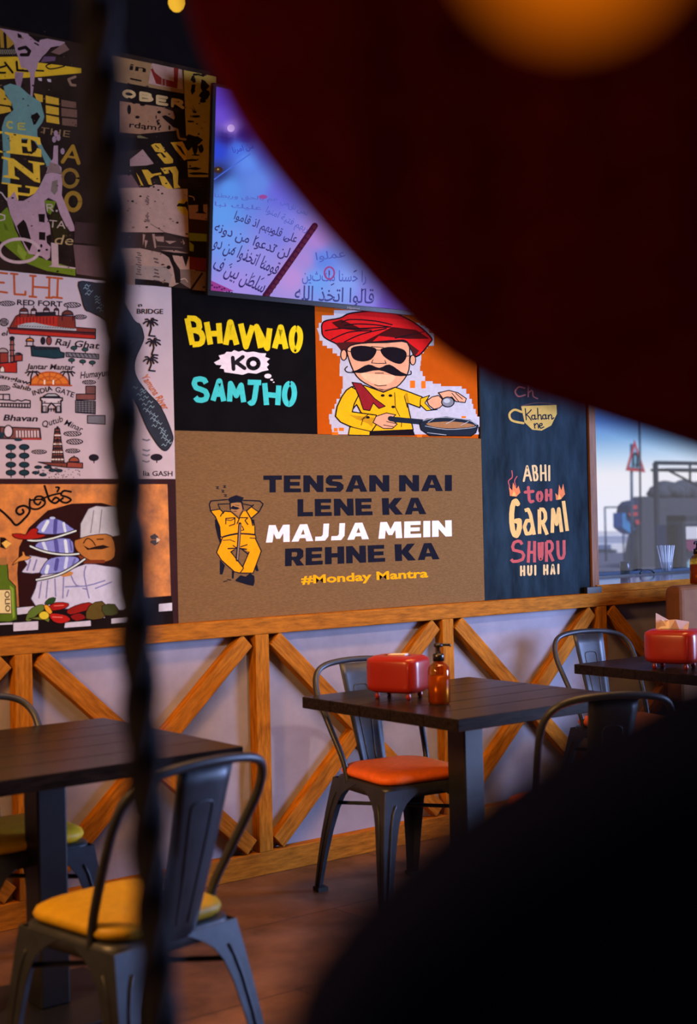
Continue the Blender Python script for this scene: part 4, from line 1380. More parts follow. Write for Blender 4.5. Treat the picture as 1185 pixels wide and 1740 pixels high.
for y in (1110, 1150, 1240, 1280, 1320, 1370, 1400):
    a.stroke((84, 62, 60), [(470 + random.uniform(-12, 10), y), (500 + random.uniform(-5, 30), y + 12)], 18)
for k in range(10):
    a.stroke((90, 70, 66), [(250 + random.uniform(0, 30), 1040 + k * 28), (300 + random.uniform(-8, 12), 1050 + k * 28)], 15)
a.disc(BL, 636, 1215, 26, 24, None, 6, 7)
a.stroke(BL, [(570, 1212), (640, 1218)], 6)
a.poly((110, 82, 72), [(770, 1240), (940, 1240), (1000, 1300), (890, 1470), (780, 1400)])
a.stroke((170, 130, 110), [(780, 1360), (830, 1350), (860, 1390)], 12, 3)
a.disc(BL, 935, 1338, 16)
a.disc(BL, 905, 1382, 14, 22)
a.poly(BL, [(240, 1350), (420, 1365), (640, 1400), (640, 1445), (240, 1420)])
a.poly(BL, [(860, 292), (1000, 300), (1056, 372), (1000, 440), (1090, 420), (990, 470), (872, 472)])
a.stroke(PP, [(880, 370), (930, 385), (940, 420)], 12, 3)
a.poly((150, 100, 88), [(870, 480), (1100, 470), (1100, 660), (880, 640)])
a.poly(BL, [(985, 465), (1045, 465), (1048, 555), (1090, 582), (950, 572), (985, 550)])
a.poly((54, 26, 20), [(872, 640), (1100, 660), (1100, 820), (876, 806)])
a.poly((112, 106, 30), [(872, 806), (1100, 822), (1100, 912), (880, 900)])
a.poly(BL, [(880, 900), (1100, 912), (1100, 1110), (884, 1085)])
a.poly((120, 112, 34), [(880, 910), (935, 955), (930, 1030), (884, 1020)])
a.poly((92, 26, 24), [(884, 1092), (1100, 1112), (1100, 1262), (890, 1240)])
a.poly((96, 66, 58), [(890, 1250), (1100, 1270), (1100, 1500), (900, 1480)])
a.stroke(BL, [(1030, 1290), (905, 1470)], 26)
for zz, x0, x1, y0, y1, nn in (('P', 0, 900, 150, 1700, 70), ('Q', 0, 1000, 100, 1600, 60), ('R', 120, 1120, 200, 1500, 90), ('S', 100, 1100, 20, 1450, 90)):
    a.z = zz
    for i in range(nn):
        x, y, r = random.uniform(x0, x1), random.uniform(y0, y1), random.choice((4, 6, 8, 12, 18))
        c_ = random.choice((BL, BL, (120, 84, 66), (70, 46, 38)))
        n = 6
        a.poly(c_, [(x + r * random.uniform(.4, 1.6) * math.cos(2 * math.pi * q / n), y + r * random.uniform(.3, 1.0) * math.sin(2 * math.pi * q / n)) for q in range(n)])
a.done()

# ------------------------------------------------------------------ television
TVB, TVT = W(356, 502, -.055), W(362, 140, -.125)
tvx = (TVB.x + TVT.x) / 2
TVC = Vector((tvx, TVB.y, TVB.z))
TVU = Vector((0, TVT.y - TVB.y, TVT.z - TVB.z))
TVH = TVU.length
TVU.normalize()
TVW = TVH * 1.70
TVN = Vector((0, -TVU.z, TVU.y))


def tvplane(px, py):
    d = ray(px, py)
    t = (TVC - CAM).dot(TVN) / d.dot(TVN)
    return CAM + d * t


tv = empty('television', TVC)
tag(tv, 'wall-mounted flat television in a thin black bezel showing blue-lit pages of script', 'television')
M_bez = mat('glossy_black_plastic', (.012, .011, .013), .22, 0, .15, 30, 0, .5)


def tp(u, v, n=0.0):
    return Vector((u, 0, 0)) + TVU * v + TVN * n


b = MB()
e = .012
for (u0, u1, v0, v1) in ((-.004, TVW, 0, .020), (-.004, TVW, TVH - e, TVH), (-.004, e, .020, TVH - e), (TVW - e, TVW, .020, TVH - e)):
    b.prism([tp(u0, v0, .0), tp(u0, v1, .0), tp(u1, v1, .0), tp(u1, v0, .0)], TVN * -.018)
b.build('bezel', M_bez, tv, bevel=.002)
b = MB()
b.prism([tp(.0, .01, -.010), tp(.0, TVH - .01, -.010), tp(TVW - .01, TVH - .01, -.010), tp(TVW - .01, .01, -.010)], TVN * -.010)
b.build('back_cover', M_bez, tv)
b = MB()
b.box((TVW / 2, .022, .40), (.3, .058, .3))
b.build('wall_bracket', M_bez, tv)
# lit panel: colours of the picture that is being shown
ctl = [((110, 150), (92, 62, 196)), ((165, 305), (170, 130, 226)), ((130, 240), (104, 74, 205)), ((140, 352), (40, 24, 104)), ((230, 345), (50, 28, 120)), ((200, 410), (74, 118, 232)), ((95, 420), (46, 70, 210)), ((100, 545), (44, 50, 110)), ((250, 480), (96, 140, 236)),
       ((150, 620), (90, 145, 235)), ((300, 600), (98, 134, 226)), ((430, 640), (104, 100, 214)), ((120, 760), (96, 152, 235)), ((150, 900), (112, 152, 236)), ((400, 850), (126, 128, 224)), ((300, 1000), (150, 142, 226)), ((200, 1150), (164, 142, 226)),
       ((500, 1100), (186, 142, 216)), ((560, 1000), (168, 134, 212)), ((620, 900), (170, 128, 206)), ((650, 1000), (96, 132, 228)), ((610, 1110), (112, 160, 242)), ((760, 1150), (132, 160, 240)), ((900, 1200), (140, 132, 226)), ((1000, 1230), (120, 92, 204)), ((260, 220), (84, 44, 168)), ((350, 420), (90, 90, 210)), ((1200, 700), (90, 120, 220))]
NX, NY = 70, 50
me = bpy.data.meshes.new('screen')
vs, cs = [], []
for j in range(NY + 1):
    for i in range(NX + 1):
        u, v = .010 + (TVW - .02) * i / NX, .018 + (TVH - .028) * j / NY
        p = tp(u, v, -.006)
        vs.append(p)
        q = (p + TVC) - CAM
        dd = q.dot(FW)
        X = (592.5 + FPX * q.dot(RT) / dd - 340) * 3.118
        Y_ = (870 - FPX * q.dot(UP) / dd - 120) * 3.118
        tw, r_, g_, b_ = 0, 0, 0, 0
        for (cx, cy), (cr, cg, cbv) in ctl:
            wt = 1 / (((X - cx) ** 2 + (Y_ - cy) ** 2) ** 1.6 + 40000)
            tw += wt
            r_ += wt * cr
            g_ += wt * cg
            b_ += wt * cbv
        cs.append((lin(r_ / tw), lin(g_ / tw), lin(b_ / tw), 1))
fs = []
for j in range(NY):
    for i in range(NX):
        k = j * (NX + 1) + i
        fs.append((k, k + 1, k + NX + 2, k + NX + 1))
me.from_pydata([tuple(v) for v in vs], [], fs)
at = me.color_attributes.new('picture', 'FLOAT_COLOR', 'POINT')
for i, c in enumerate(cs):
    at.data[i].color = c
sm = emit('lit_screen', (1, 1, 1), 1.0)
n_ = sm.node_tree
an = n_.nodes.new('ShaderNodeVertexColor')
an.layer_name = 'picture'
n_.links.new(an.outputs[0], n_.nodes['Principled BSDF'].inputs['Emission Color'])
me.materials.append(sm)
scr = bpy.data.objects.new('screen', me)
COL.objects.link(scr)
scr.parent = tv
tag(scr, 'lit screen showing blue-violet pages of handwritten script')
a = Art(tv, tvplane, 'D', inkf=lambda c: screen_ink(*c))
a.normal = TVN
a.lift0 = -.0055
a.part('screen_script')
TK = (52, 44, 104)
TF = (84, 96, 188)
for t, p0, p1, h_, c in (('سلطن بين ف', (68, 1045), (335, 1178), 74, TK), ('قومنا اتخذوا من دو', (72, 932), (408, 1082), 66, TK), ('لن تدعوا من دونه', (76, 848), (468, 992), 52, TK),
                         ('على قلوبهم اذ قاموا', (182, 784), (512, 912), 44, TK), ('ربهم فتية امنوا', (350, 748), (570, 856), 34, TF), ('نحن نقص', (430, 700), (570, 768), 28, TF), ('هم بالحق وربطنا', (80, 668), (420, 690), 20, TF), ('عليك نبا', (80, 715), (330, 738), 22, TF), ('من امرنا', (180, 435), (290, 410), 30, (58, 60, 170)),
                         ('را حسنا مكثين', (545, 1112), (885, 1118), 56, TF), ('قالوا اتخذ الله', (505, 1212), (925, 1234), 74, (70, 70, 140)), ('عملوا', (620, 1004), (775, 986), 40, TF)):
    a.text(c, shape_arabic(t), p0, p1, h_, .008)
for x, y in ((240, 1010), (330, 1040), (180, 960), (300, 905), (400, 950), (380, 870), (450, 910), (280, 1110), (160, 1045), (330, 1120), (430, 1010), (820, 1080), (700, 1150), (860, 1180)):
    a.stroke(TK, [(x, y - 14), (x + 14, y - 22)], 5)
a.stroke((66, 22, 56), [(350, 1194), (480, 1012), (612, 822)], 34)
for k in range(16):
    t = k / 15
    a.disc((86, 34, 60), 362 + 250 * t, 1192 - 362 * t, 13, 13, None, 6, 6)
a.poly((150, 60, 140), [(60, 1110), (186, 1168), (60, 1172)])
for k in range(9):
    a.disc((70, 24, 84), 68 + k * 13, 1128 + k * 5 + random.uniform(0, 16), 6, 5, None, 6, 6)
a.ring((150, 70, 140), 690, 1072, 26, 32, 9)
a.stroke((96, 60, 130), [(690, 1062), (690, 1082)], 6)
a.disc((150, 70, 150), 338, 668, 24, 12, None, 6, 8)
a.disc((60, 40, 40), 100, 525, 26, 18, None, 6, 10)
a.disc((170, 140, 60), 100, 522, 6, 5, None, 6, 8)
a.disc((196, 160, 230), 168, 304, 20, 20, None, 6, 12)
a.stroke((70, 104, 214), [(80, 575), (270, 440)], 6)
a.done()
a = Art(tv, tvplane, 'D', inkf=lambda c: ink(*c))
a.normal = TVN
a.lift0 = .0004
a.part('maker_mark')
a.text((150, 146, 150), 'Hisense', (780, 1262), (846, 1266), 13, .01)
a.done()
# ------------------------------------------------------------------ tables
M_top = mat('dark_stained_tabletop', (.011, .008, .007), .27, 0, .75, 7, .12, .12, (1.4, 12, 12))
M_iron = mat('black_powder_coated_steel', (.011, .013, .018), .42, .2, .15, 30, .05, .5)
M_gun = mat('gunmetal_chair_steel', (.040, .047, .060), .44, .55, .25, 14, .03, .5)
M_rub = mat('black_rubber_foot', (.01, .01, .01), .8, 0, .1, 20)


def make_table():
    t = empty('cafe_table', (0, 0, 0))
    b = MB()
    n = 5
    wd = .83 / n
    for i in range(n):
        b.box((0, -.415 + wd * (i + .5), .7295), (.83, wd - .0012, .041))
    b.build('tabletop', M_top, t, bevel=.003)
    b = MB(); b.box((0, 0, .3595), (.092, .092, .695)); b.build('pedestal', M_iron, t, bevel=.006, seg=3)
    b = MB(); b.box((0, 0, .006), (.46, .46, .012)); b.build('base_plate', M_iron, t, bevel=.004)
    b = MB(); b.box((0, 0, .7035), (.34, .05, .010)); b.box((0, 0, .7035), (.05, .34, .010)); b.build('top_bracket', M_iron, t)
    return t


TABG = 'square dark tables along the wall'
tabs = []
t0 = make_table()
for i, (x, y, lab) in enumerate(((3.375, -.905, 'dark square wooden table holding the red napkin box and amber pump bottle'),
                                 (1.775, -.84, 'empty dark square wooden table with yellow seats, left behind the rope'),
                                 (4.82, -.905, 'dark square table at far right carrying a red box with a tissue sticking out'))):
    t = t0 if i == 0 else copy_tree(t0)
    t.location = (x, y, 0)
    tag(t, lab, 'table', TABG)
    tabs.append(t)


# ------------------------------------------------------------------ chairs (pressed steel cafe chairs)
def cushion_mat(name, c):
    return mat(name, c, .55, 0, .12, 40, .06, .35)


def rounded_rect(w_, d_, r, n=5):
    out = []
    for cx, cy, a0 in ((w_ / 2 - r, d_ / 2 - r, 0), (-w_ / 2 + r, d_ / 2 - r, 90), (-w_ / 2 + r, -d_ / 2 + r, 180), (w_ / 2 - r, -d_ / 2 + r, 270)):
        for k in range(n + 1):
            an = math.radians(a0 + 90 * k / n)
            out.append((cx + r * math.cos(an), cy + r * math.sin(an)))
    return out


def loft(b, rings, m=0, cap0=True, cap1=True):
    n = len(rings[0])
    s0 = len(b.v)
    for r in rings:
        b.v += [Vector(p) for p in r]
    for i in range(len(rings) - 1):
        for k in range(n):
            b.face((s0 + i * n + k, s0 + i * n + (k + 1) % n, s0 + (i + 1) * n + (k + 1) % n, s0 + (i + 1) * n + k), m, True)
    if cap0:
        b.face([s0 + k for k in range(n)][::-1], m, True)
    if cap1:
        b.face([s0 + (len(rings) - 1) * n + k for k in range(n)], m, True)


def make_chair():
    """front is -y, origin on the floor under the seat centre"""
    c = empty('metal_chair', (0, 0, 0))
    # seat pan with a rolled skirt
    b = MB()
    loft(b, [[(x, y, z) for x, y in rounded_rect(w_, w_, .05)] for w_, z in ((.372, .405), (.366, .432), (.360, .444), (.345, .447))])
    b.build('seat_pan', M_gun, c)
    # padded seat
    b = MB()
    rg = []
    for w_, z, r in ((.330, .4475, .06), (.352, .456, .07), (.362, .466, .075), (.356, .478, .08), (.326, .487, .085), (.25, .492, .085), (.14, .494, .06)):
        rg.append([(x, y, z) for x, y in rounded_rect(w_, w_, r)])
    loft(b, rg)
    b.build('seat_cushion', M_gun, c)
    # hoop
    side = [(.174, .085, .415), (.180, .106, .50), (.196, .158, .60), (.209, .208, .69), (.213, .234, .735), (.206, .260, .785), (.178, .285, .822), (.13, .300, .840), (.065, .307, .848), (0, .309, .850)]
    pts = [Vector(p) for p in side] + [Vector((-x, y, z)) for x, y, z in side[-2::-1]]
    b = MB(); b.tube(catmull(pts, 4), .0115, 10); b.build('back_hoop', M_gun, c)
    # curved splat with pressed outline
    b = MB()
    rows, colsn = 10, 6
    P = {}
    for j in range(rows + 1):
        v = j / rows
        z = .425 + (.838 - .425) * v
        y = .186 + .118 * v ** .9
        hw = .052 + .030 * v
        for i in range(colsn + 1):
            u = -1 + 2 * i / colsn
            for k, off in ((0, -.0045), (1, .0)):
                P[(j, i, k)] = len(b.v)
                edge = .0035 * (abs(u) ** 6)
                b.v.append(Vector((u * hw, y + off - .004 * u * u - edge, z)))
    for j in range(rows):
        for i in range(colsn):
            b.face((P[j, i, 0], P[j, i + 1, 0], P[j + 1, i + 1, 0], P[j + 1, i, 0]), 0, True)
            b.face((P[j, i, 1], P[j + 1, i, 1], P[j + 1, i + 1, 1], P[j, i + 1, 1]), 0, True)
        b.face((P[j, 0, 0], P[j + 1, 0, 0], P[j + 1, 0, 1], P[j, 0, 1]))
        b.face((P[j, colsn, 0], P[j, colsn, 1], P[j + 1, colsn, 1], P[j + 1, colsn, 0]))
    for i in range(colsn):
        b.face((P[0, i, 0], P[0, i, 1], P[0, i + 1, 1], P[0, i + 1, 0]))
        b.face((P[rows, i, 0], P[rows, i + 1, 0], P[rows, i + 1, 1], P[rows, i, 1]))
    sp = b.build('splat', M_gun, c)

    def on(u, v, off):
        hw = .052 + .030 * v
        return (u * hw, .186 + .118 * v ** .9 - .004 * u * u + off, .425 + .413 * v)
    for off, nm in ((-.0045, 'pressed_outline'), (.0, 'pressed_outline')):
        b = MB()
        b.tube(catmull([on(-.30, .10, off), on(-.36, .4, off), on(-.42, .70, off), on(-.40, .78, off), on(-.28, .80, off), on(0, .805, off), on(.28, .80, off), on(.40, .78, off), on(.42, .70, off), on(.36, .4, off), on(.30, .10, off)], 3), .0026, 6)
        b.build(nm, M_gun, sp)
    # four pressed legs, arched at the top
    for sxn in (-1, 1):
        for syn in (-1, 1):
            b = MB()
            ts = [0, .03, .07, .12, .19, .30, .5, .75, 1.0]
            wsn = [.176, .150, .118, .092, .074, .062, .052, .042, .034]
            top = Vector((sxn * .184, syn * .184, .436))
            fx, fy = .222, (.215 if syn < 0 else .275)
            foot = Vector((sxn * fx, syn * fy, .012))
            th = .0035
            A = []
            for t_, w_ in zip(ts, wsn):
                p = top.lerp(foot, t_)
                p += Vector((sxn, syn, 0)) * .006 * math.sin(t_ * math.pi)
                ring = [p, p + Vector((-sxn * w_, 0, 0)), p + Vector((-sxn * w_, -syn * th, 0)), p + Vector((-sxn * th, -syn * th, 0)), p + Vector((-sxn * th, -syn * w_, 0)), p + Vector((0, -syn * w_, 0))]
                if sxn * syn > 0:
                    ring = ring[::-1]
                A.append(ring)
            s0 = len(b.v)
            for r in A:
                b.v += r
            for i in range(len(A) - 1):
                for k in range(6):
                    b.face((s0 + i * 6 + k, s0 + (i + 1) * 6 + k, s0 + (i + 1) * 6 + (k + 1) % 6, s0 + i * 6 + (k + 1) % 6))
            b.face([s0 + k for k in range(6)])
            b.face([s0 + (len(A) - 1) * 6 + k for k in range(6)][::-1])
            for ax in (0, 1):       # pressed rib down the flange
                rp_ = []
                for t_, w_ in zip(ts[3:], wsn[3:]):
                    p = top.lerp(foot, t_) + Vector((sxn, syn, 0)) * .006 * math.sin(t_ * math.pi)
                    rp_.append(p + (Vector((-sxn * w_ * .5, syn * .0005, 0)) if ax == 0 else Vector((sxn * .0005, -syn * w_ * .5, 0))))
                b.tube(rp_, .004, 6)
            lg = b.build('leg', M_gun, c, bevel=.0012, seg=1)
            b = MB()
            b.box(foot + Vector((-sxn * .017, -syn * .017, -.004)), (.042, .042, .016))
            b.build('foot_pad', M_rub, lg)
    # cross stretchers under the seat
    b = MB()
    b.tube([(-.188, -.182, .352), (.188, .19, .352)], .007, 8)
    b.tube([(.188, -.182, .340), (-.188, .19, .340)], .007, 8)
    b.build('stretcher', M_gun, c)
    return c


ORANGE = cushion_mat('orange_red_vinyl', (.90, .17, .02))
YELLOW = cushion_mat('yellow_vinyl', (.75, .46, .010))
GOLD = cushion_mat('golden_yellow_vinyl', (.38, .235, .004))
CHG = 'pressed steel chairs around the dark tables'
ch0 = make_chair()
for i, (x, y, rz, m, lab) in enumerate((
        (3.275, -.665, -8, ORANGE, 'dark steel chair with orange-red seat beside the wall, middle table'),
        (1.76, -.63, 0, YELLOW, 'dark steel chair with yellow seat on the wall side of the left table'),
        (1.625, -1.585, 189, GOLD, 'nearest steel chair with golden yellow seat, its back toward the viewer, left foreground'),
        (3.27, -1.52, 157, ORANGE, 'steel chair with its back toward the viewer, half hidden by the dark blur at right'),
        (4.74, -.50, -13, ORANGE, 'steel chair catching blue light on its back, far right table against the wall'))):
    c = ch0 if i == 0 else copy_tree(ch0)
    c.location = (x, y, 0)
    c.rotation_euler = (0, 0, math.radians(rz))
    tag(c, lab, 'chair', CHG)
    for ch in c.children:
        if ch.name.startswith('seat_cushion'):
            ch.material_slots[0].link = 'OBJECT'
            ch.material_slots[0].material = m


# ------------------------------------------------------------------ napkin boxes
M_red = mat('red_glossy_plastic', (.27, .016, .009), .28, 0, .10, 12, .02, .5)
M_tis = mat('white_tissue', (.80, .72, .68), .9, 0, .06, 30, .2)


def napkin_box(x, y, rz, sc, tis, lab):
    n = empty('napkin_box', (x, y, .75), math.radians(rz))
    n.scale = (sc, sc, sc)
    b = MB()
    L, Wd, H = .205, .160, .128
    rg = []
    for i in range(13):
        t_ = -1 + 2 * i / 12
        ex = 4.2
        k = max(.001, (1 - abs(t_) ** ex)) ** (1 / ex)
        k = .80 + .20 * k if abs(t_) < .999 else .78
        rg.append([(x_, y_, .022 + H / 2 + t_ * H / 2) for x_, y_ in rounded_rect(L * k, Wd * k, .042 * k, 6)])
    loft(b, rg)
    body = b.build('body', M_red, n)
    b = MB()
    loft(b, [[(L / 2 - .026 + dx, y_, z_) for y_, z_ in [(p[0], .022 + H / 2 + p[1]) for p in rounded_rect(Wd * 1.012, H * 1.012, .045, 6)]] for dx in (0, .004)])
    b.build('seam_band', M_red, body)
    b = MB(); b.box((0, 0, .022 + H - .002), (.10, .022, .006)); b.build('slot', M_bez, body)
    for sx_ in (-1, 1):
        for sy_ in (-1, 1):
            b = MB()
            b.lathe([(.0, 0), (.006, .0), (.0095, .005), (.0095, .012), (.007, .019), (.008, .026)], (sx_ * .062, sy_ * .046, 0), 14)
            b.build('leg', M_red, n)
    b = MB()
    if tis:
        z = .022 + H - .006
        V = [(-.066, -.012, z), (-.02, .008, z), (.03, -.008, z), (.056, .006, z),
             (-.060, -.024, z + .070), (-.022, .016, z + .040), (.018, -.026, z + .046), (.060, .012, z + .036)]
        b.add(V, [(0, 1, 5, 4), (1, 2, 6, 5), (2, 3, 7, 6)], 0, False)
        V2 = [(p[0] * .94, p[1] + .009, p[2] - .004) for p in V]
        b.add(V2, [(4, 5, 1, 0), (5, 6, 2, 1), (6, 7, 3, 2)], 0, False)
    else:
        z = .022 + H - .004
        V = [(-.034, -.012, z), (.034, -.012, z), (.034, .012, z), (-.034, .012, z), (-.034, -.016, z + .007), (.036, -.018, z + .010), (.036, .010, z + .012), (-.034, .012, z + .008)]
        b.add(V, [(0, 1, 5, 4), (1, 2, 6, 5), (2, 3, 7, 6), (3, 0, 4, 7), (4, 5, 6, 7)])
    b.build('tissue', M_tis, n)
    return tag(n, lab, 'napkin box', 'red napkin boxes on the tables')


napkin_box(3.188, -.765, -68, 1.0, False, 'rounded red plastic napkin box on small feet beside the amber bottle')
napkin_box(4.56, -.90, -70, 1.06, True, 'rounded red napkin box with a white tissue poking out, far right table')

# ------------------------------------------------------------------ pump bottles
M_amber = glass_mat('amber_glass', (.85, .50, .13), .03)
M_liq = mat('amber_liquid', (.24, .10, .013), .25, 0, .2, 10, 0, .6)


def pump_bottle(x, y, z, rz, lab, liquid=True):
    p = empty('pump_bottle', (x, y, z), math.radians(rz))
    b = MB()
    b.lathe([(.0, .001), (.034, .001), (.0385, .006), (.0385, .112), (.036, .124), (.028, .134), (.018, .141), (.0165, .152)], n=28)
    bt = b.build('glass_body', M_amber, p)
    b = MB(); b.lathe([(0, .004), (.034, .004), (.0365, .009), (.0365, .095), (0, .096)], n=24); b.build('liquid', M_liq, bt)
    b = MB()
    b.lathe([(.0, .146), (.0195, .146), (.0195, .168), (.017, .171), (.0085, .172), (.0085, .178), (.0055, .179), (.0055, .196), (.0, .197)], n=20)
    pc = b.build('pump_collar', M_bez, p)
    b = MB()
    b.lathe([(0, .194), (.014, .194), (.0165, .198), (.0165, .203), (.012, .207), (0, .208)], n=18)
    b.tube([(0, 0, .2015), (.022, 0, .2015), (.038, 0, .2005), (.044, 0, .196)], [.0058, .0055, .005, .0042], 10)
    b.build('pump_head', M_bez, pc)
    return tag(p, lab, 'bottle', 'amber pump bottles')


pump_bottle(3.172, -.998, .7505, -35, 'amber glass pump bottle with black top beside the red napkin box')
_p = W(1187, 1000, -.335)
pump_bottle(_p.x, -.335, 1.0405, 200, 'amber pump bottle on top of the tan bench back, cut by the right edge')

# tumbler on the far table
b = MB()
b.lathe([(.0, .002), (.028, .002), (.034, .098), (.0322, .098), (.0265, .008), (0, .008)], n=24)
tg = b.build('drinking_glass', glass_mat('clear_glass', (.93, .94, .96), .02), None, (4.71, -.985, .7505))
tag(tg, 'clear drinking glass at the right end of the far red napkin box', 'glass')

# ------------------------------------------------------------------ tan bench at the far right
M_tan = mat('tan_leather', (.16, .066, .026), .7, 0, .18, 9, .12, .15)
bn = empty('bench', (5.26, 0, 0))
tag(bn, 'tan leather high-backed bench below the window at far right', 'bench')
b = MB(); b.box((.55, -.335, .76), (1.10, .10, .56)); b.build('backrest', M_tan, bn, bevel=.035, seg=4)
b = MB(); b.box((.55, -.58, .44), (1.10, .40, .12)); b.build('seat', M_tan, bn, bevel=.03, seg=4)
b = MB(); b.box((.55, -.53, .19), (1.06, .44, .38)); b.build('base', M_iron, bn, bevel=.004)

# ------------------------------------------------------------------ pendant bulb by the wall
bu = empty('pendant_bulb', W(300, 4, -.75))
tag(bu, 'small glowing yellow bulb hanging near the ceiling, left of the red cloth', 'lamp')
bl_ = bu.location
b = MB(); b.lathe([(0, -.030), (.012, -.028), (.022, -.018), (.027, -.004), (.026, .010), (.018, .028), (.013, .042), (.013, .05)], n=20)
b.build('glass_bulb', emit('amber_filament_glow', (.80, .42, .03), 1.1), bu)
b = MB(); b.lathe([(.015, .048), (.017, .05), (.017, .095), (.006, .105), (.0, .106)], n=16); b.build('socket', M_bez, bu)
b = MB(); b.tube([(0, 0, .10), (0, 0, HC - bl_.z)], .003, 8); b.build('cord', M_bez, bu)
lamp('pendant_bulb_light', 'POINT', (bl_.x, bl_.y, bl_.z - .06), (0, 0, 0), 3.0, WARM, .03)

# ------------------------------------------------------------------ foreground: rope, red cloth, lamp, dark seat
M_rope = mat('dark_brown_rope', (.042, .039, .048), .9, 0, .35, 60, .4, .3)
RD_ = .95
ra, rb_ = at_depth(168, 0, RD_), at_depth(272, 1740, RD_)
dr = (rb_ - ra) / (rb_.z - ra.z)
top = ra + dr * (HC - ra.z)
bot = ra + dr * (0 - ra.z)
ax = (bot - top).normalized()
u_ = ax.cross(Vector((0, 1, 0))).normalized()
v_ = ax.cross(u_)
rope = empty('hanging_rope', bot)
tag(rope, 'thick dark twisted rope hanging out of focus in the left foreground', 'rope')
Ln = (bot - top).length
for k in range(3):
    pts = []
    N = 420
    for i in range(N + 1):
        t_ = i / N
        an = t_ * Ln / .14 * 2 * math.pi + k * 2 * math.pi / 3
        sway = .001 * math.sin(t_ * 9)
        pts.append(top + ax * (Ln * t_) + (u_ * math.cos(an) + v_ * math.sin(an)) * .0066 + u_ * sway - bot)
    b = MB(); b.tube(pts, .0082, 8); b.build('strand', M_rope, rope)

M_cloth = mat('dark_red_cloth', (.20, .0092, .0124), .95, 0, .25, 30, .3, .02)
DD = .87
edge = [(250, -520), (285, -200), (322, 20), (368, 140), (430, 248), (525, 368), (600, 452), (664, 520), (742, 592), (822, 642), (905, 674), (1000, 706), (1090, 736), (1185, 768), (1290, 806), (1400, 850)]
edge = [(v.x, v.y) for v in catmull([(*p, 0) for p in edge], 5)]
base = at_depth(1000, 706, DD)
b = MB()
rows = 26
nrm = FW.copy()
nrm.z = 0
nrm.normalize()
cols_ = len(edge)
for side in (0, 1):
    for i, (px, py) in enumerate(edge):
        p0 = at_depth(px, py, DD)
        for j in range(rows + 1):
            t_ = (j / rows) ** 1.3
            z = p0.z + (HC - p0.z) * t_
            fold = .0012 * math.sin(i * .55 + t_ * 3) * (.35 + t_) + .002 * math.sin(i * .17)
            p = Vector((p0.x, p0.y, z)) + nrm * (fold + side * .003)
            b.v.append(p - base)
off = cols_ * (rows + 1)
for i in range(cols_ - 1):
    for j in range(rows):
        q = (i * (rows + 1) + j, (i + 1) * (rows + 1) + j, (i + 1) * (rows + 1) + j + 1, i * (rows + 1) + j + 1)
        b.face(q, 0, True)
        b.face([k + off for k in q[::-1]], 0, True)
    q = (i * (rows + 1), (i + 1) * (rows + 1))
    b.face((q[0], q[0] + off, q[1] + off, q[1]))
for j in range(rows):
    for i in (0, cols_ - 1):
        k = i * (rows + 1) + j
        b.face((k, k + 1, k + 1 + off, k + off))
cl = b.build('cloth_drape', M_cloth, None, base)
tag(cl, 'dark red cloth drape swagged out of focus across the upper right foreground', 'drape')

lc = at_depth(975, -140, .20)
gl_ = empty('globe_lamp', lc)
tag(gl_, 'glowing orange globe lamp blurred at the top right edge', 'lamp')
b = MB(); b.lathe([(.0145 * math.sin(math.pi * i / 16), -.0145 * math.cos(math.pi * i / 16)) for i in range(17)], n=28)
b.build('glass_globe', emit('orange_globe_glow', (.60, .120, .002), 1.0), gl_)
b = MB(); b.lathe([(.006, .013), (.007, .014), (.007, .03), (.003, .034), (0, .035)], n=16); b.build('lamp_cap', M_bez, gl_)
b = MB(); b.tube([(0, 0, .033), (0, 0, HC - lc.z)], .003, 8); b.build('cord', M_bez, gl_)

M_navy = mat('dark_navy_upholstery', (.012, .018, .07), .9, 0, .25, 40, .2, .1)
SD = .40
sb = empty('booth_seat', at_depth(1000, 1500, SD))
sb.location.z = 0
tag(sb, 'dark navy high rounded seat back filling the lower right foreground, out of focus', 'seat')
L0 = sb.location
outl = [(470, 2050), (478, 1900), (500, 1745), (548, 1650), (620, 1560), (706, 1476), (800, 1402), (900, 1336), (1005, 1278), (1095, 1228), (1185, 1182), (1300, 1130), (1450, 1080), (1650, 1050), (1900, 1045)]
outl = [(v.x, v.y) for v in catmull([(*p, 0) for p in outl], 4)]
P = [at_depth(px - 14, py - 48, SD) for px, py in outl]      # rear edge of the back: the outline one sees
rt_ = Vector((RT.x, RT.y, 0)).normalized()
pl = [p - L0 for p in P]
last = pl[-1].copy(); last.z = .40
first = pl[0].copy(); first.z = .40
pl = pl + [last, first]
b = MB(); b.prism(pl, nrm * -.09)
b.build('backrest', M_navy, sb, bevel=.010, seg=3)
cx_ = (first + last) / 2
wdt = (last - first).length
yw = math.atan2(rt_.y, rt_.x)
b = MB(); b.box(Vector((cx_.x, cx_.y, .0)) + nrm * -.29 + Vector((0, 0, .40)), (wdt, .50, .12), (0, 0, yw)); b.build('seat_cushion', M_navy, sb, bevel=.025, seg=3)
b = MB(); b.box(Vector((cx_.x, cx_.y, .0)) + nrm * -.25 + Vector((0, 0, .17)), (wdt - .04, .44, .34), (0, 0, yw)); b.build('plinth', M_iron, sb, bevel=.005)

